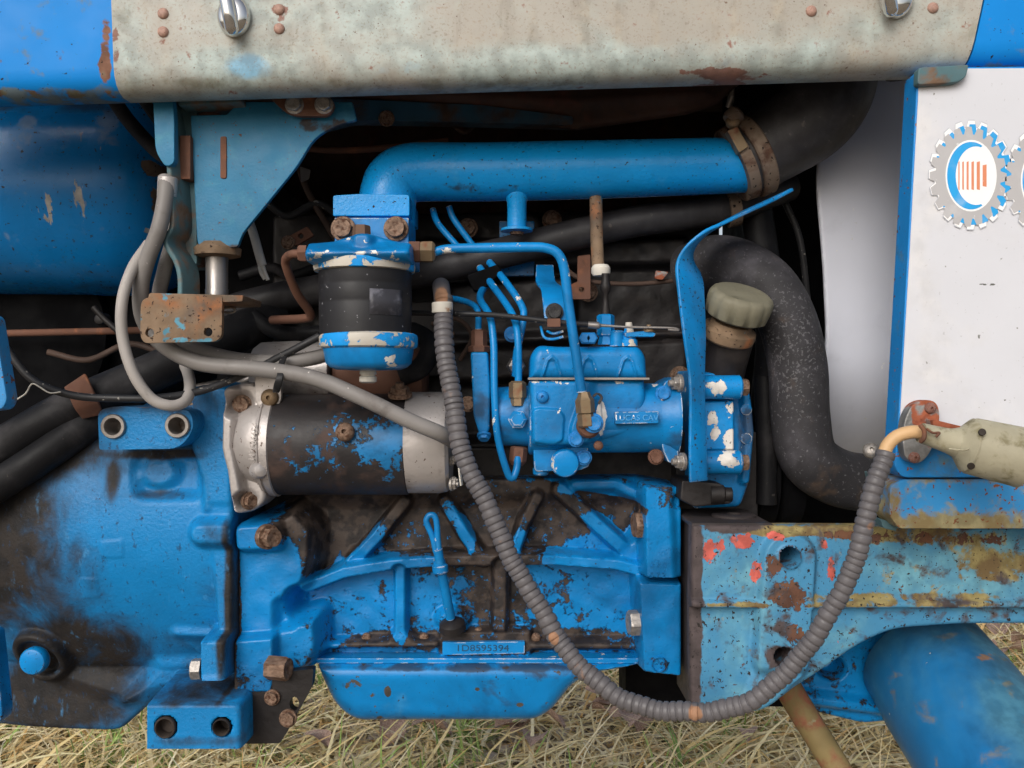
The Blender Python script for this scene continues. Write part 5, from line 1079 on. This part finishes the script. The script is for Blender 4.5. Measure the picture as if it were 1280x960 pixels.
# ---------------------------------------------------------------- grass, leaves, stones
def grass(name, n, seed, cols, lmin, lmax, flat, label, area=(-1.9, 2.5, .3, 3.4), wid=(.0014, .0036), clump=False, thin=0):
    rg = np.random.default_rng(seed)
    x = rg.uniform(area[0], area[1], n); y = area[2] + (area[3] - area[2]) * rg.uniform(0, 1, n) ** 1.5
    if clump:
        cx = rg.uniform(area[0], area[1], 240); cy = rg.uniform(area[2], area[3], 240); k = rg.integers(0, 240, n)
        x = cx[k] + rg.normal(0, .035, n); y = cy[k] + rg.normal(0, .035, n)
    if thin:
        u = 640 + x / ((y + D) / F); keep = (rg.uniform(0, 1, n) > thin) | (u < 360) | (u > 860)
        x, y = x[keep], y[keep]; n = len(x)
    L = rg.uniform(lmin, lmax, n); a = rg.uniform(0, 2 * np.pi, n); el0 = rg.uniform(flat[0], flat[1], n); w = rg.uniform(wid[0], wid[1], n)
    w = w * np.where(rg.uniform(0, 1, n) > .8, 1.7, 1)
    bend = rg.uniform(.2, 1.3, n); curl = rg.normal(0, .5, n)
    zg = .012 * np.sin(3.1 * x + 1) * np.sin(2.7 * y) + .006 * np.sin(11 * x) * np.sin(9 * y + 2)
    segs = 4; pts = []; px, py, pz = x.copy(), y.copy(), zg + rg.uniform(0, .03, n) * (0 if clump else 1) - .002
    vs = np.zeros((n, (segs + 1) * 2, 3)); e = el0.copy(); aa = a.copy()
    for s in range(segs + 1):
        ww = w * (1 - (s / segs) ** 2 * .9)
        tx, ty = -np.sin(aa), np.cos(aa)
        vs[:, 2 * s] = np.stack([px - tx * ww, py - ty * ww, pz], 1); vs[:, 2 * s + 1] = np.stack([px + tx * ww, py + ty * ww, pz + ww * .5], 1)
        st = L / segs
        px = px + np.cos(e) * np.cos(aa) * st; py = py + np.cos(e) * np.sin(aa) * st; pz = np.maximum(pz + np.sin(e) * st, zg + .002)
        e = e - bend / segs; aa = aa + curl / segs
    base = (np.arange(n) * (segs + 1) * 2)[:, None, None]
    q = np.array([[2 * s, 2 * s + 1, 2 * s + 3, 2 * s + 2] for s in range(segs)])[None]
    f = (base + q).reshape(-1, 4); v = vs.reshape(-1, 3)
    me = bpy.data.meshes.new(name); me.vertices.add(len(v)); me.vertices.foreach_set('co', v.ravel())
    me.loops.add(f.size); me.loops.foreach_set('vertex_index', f.ravel().astype(np.int32))
    me.polygons.add(len(f)); me.polygons.foreach_set('loop_start', np.arange(0, f.size, 4, dtype=np.int32)); me.polygons.foreach_set('loop_total', np.full(len(f), 4, np.int32))
    me.update(); 
    at = me.attributes.new('tint', 'FLOAT', 'POINT'); at.data.foreach_set('value', np.repeat(rg.uniform(0, 1, n), (segs + 1) * 2).astype(np.float32))
    m = bpy.data.materials.new(name); m.use_nodes = True; nt = m.node_tree; b = nt.nodes['Principled BSDF']
    an = nt.nodes.new('ShaderNodeAttribute'); an.attribute_name = 'tint'; cr = nt.nodes.new('ShaderNodeValToRGB')
    nt.links.new(an.outputs['Fac'], cr.inputs[0]); nt.links.new(cr.outputs[0], b.inputs['Base Color']); b.inputs['Roughness'].default_value = .6
    els = cr.color_ramp.elements
    for i, c in enumerate(cols):
        p = i / (len(cols) - 1)
        if i < 2: els[i].position = p if i == 0 else 1; el_ = els[i] if i == 0 else None
        el_ = els[0] if i == 0 else (els.new(p) if i < len(cols) - 1 else els[len(els) - 1])
        el_.color = H(c)
    o = put(name, me, m, None, label, 'stuff', sharp=None); o['category'] = 'grass'
    return o
grass('dry_grass', 80000, 3, ['ccb47c', 'ecdca8', 'dcc488', 'f2eac8', 'd4ac6c', 'eee0b4', 'c4bc80'], .06, .26, (-.1, .7), 'dry straw coloured grass lying under the tractor', thin=.45)
grass('green_grass', 9000, 5, ['76964a', 'a4b868', '86a850', 'b0c478', '5f8038'], .06, .17, (.3, 1.4), 'green grass tufts growing among the straw', clump=True, wid=(.0015, .0035))
mlf = material('dead_leaf', H('a88d80'), .8, var=.25, vscale=20, rand=True, bump=.6, layers=[dict(col=H('c4b2a6'), scale=40, lo=.5, hi=.65, rough=.85)])
def leaf_mesh():
    vs = []; fs = []; n = 7
    for i in range(n):
        t = i / (n - 1); w = .32 * math.sin(math.pi * min(t * .96 + .03, 1)) ** .8
        for j in range(-2, 3):
            u = j / 2
            vs.append((t - .5, u * w * (1 + .12 * math.sin(9 * t + j)), .22 * u * u * w * 2 + .14 * math.sin(3 * t) + .05 * math.sin(7 * t + 2 * u)))
    for i in range(n - 1):
        for j in range(4): a = i * 5 + j; fs.append((a, a + 1, a + 6, a + 5))
    me = mesh('fallen_leaf', vs, fs); me.materials.append(mlf); me.shade_smooth(); return me
LM = leaf_mesh(); rl = random.Random(21)
for i in range(46):
    py = rl.uniform(862, 960); px = rl.uniform(330, 1010) if i < 38 else rl.uniform(1180, 1290)
    if i >= 38: py = rl.uniform(790, 850)
    y = .85 * F / (py - 480) - D; p = W(px, py, y)
    o = bpy.data.objects.new('fallen_leaf', LM); COL.objects.link(o)
    o.location = (p.x, p.y, gz(p.x, p.y) + rl.uniform(.04, .07)); o.rotation_euler = (rl.uniform(-.5, .5), rl.uniform(-.5, .5), rl.uniform(0, 6)); k = rl.uniform(.06, .11); o.scale = (k, k, k)
    thing(o, 'curled brown fallen leaf lying in the grass', 'leaf', 'fallen leaves in the grass')
mst = material('stone', H('c4b8ae'), .85, var=.2, vscale=3, rand=True, bump=.8, bscale=20)
def gravel():
    bm = bmesh.new(); rg = random.Random(4)
    for i in range(2200):
        py = rg.uniform(850, 985); px = rg.uniform(300, 1060); y = .85 * F / (py - 480) - D; p = W(px, py, y); r = rg.uniform(.004, .017)
        g = bmesh.ops.create_icosphere(bm, subdivisions=1, radius=r)
        sx, sy, sz = rg.uniform(.7, 1.3), rg.uniform(.7, 1.3), rg.uniform(.4, .8)
        for v in g['verts']:
            f = rg.uniform(.8, 1.15); v.co = Vector((v.co.x * sx * f + p.x, v.co.y * sy * f + p.y, v.co.z * sz * f + gz(p.x, p.y) + .006))
    o = put('gravel', bm_mesh('gravel', bm), mst, None, 'small pale gravel stones scattered between the straw', 'stuff', sharp=None); o['category'] = 'gravel'
gravel()
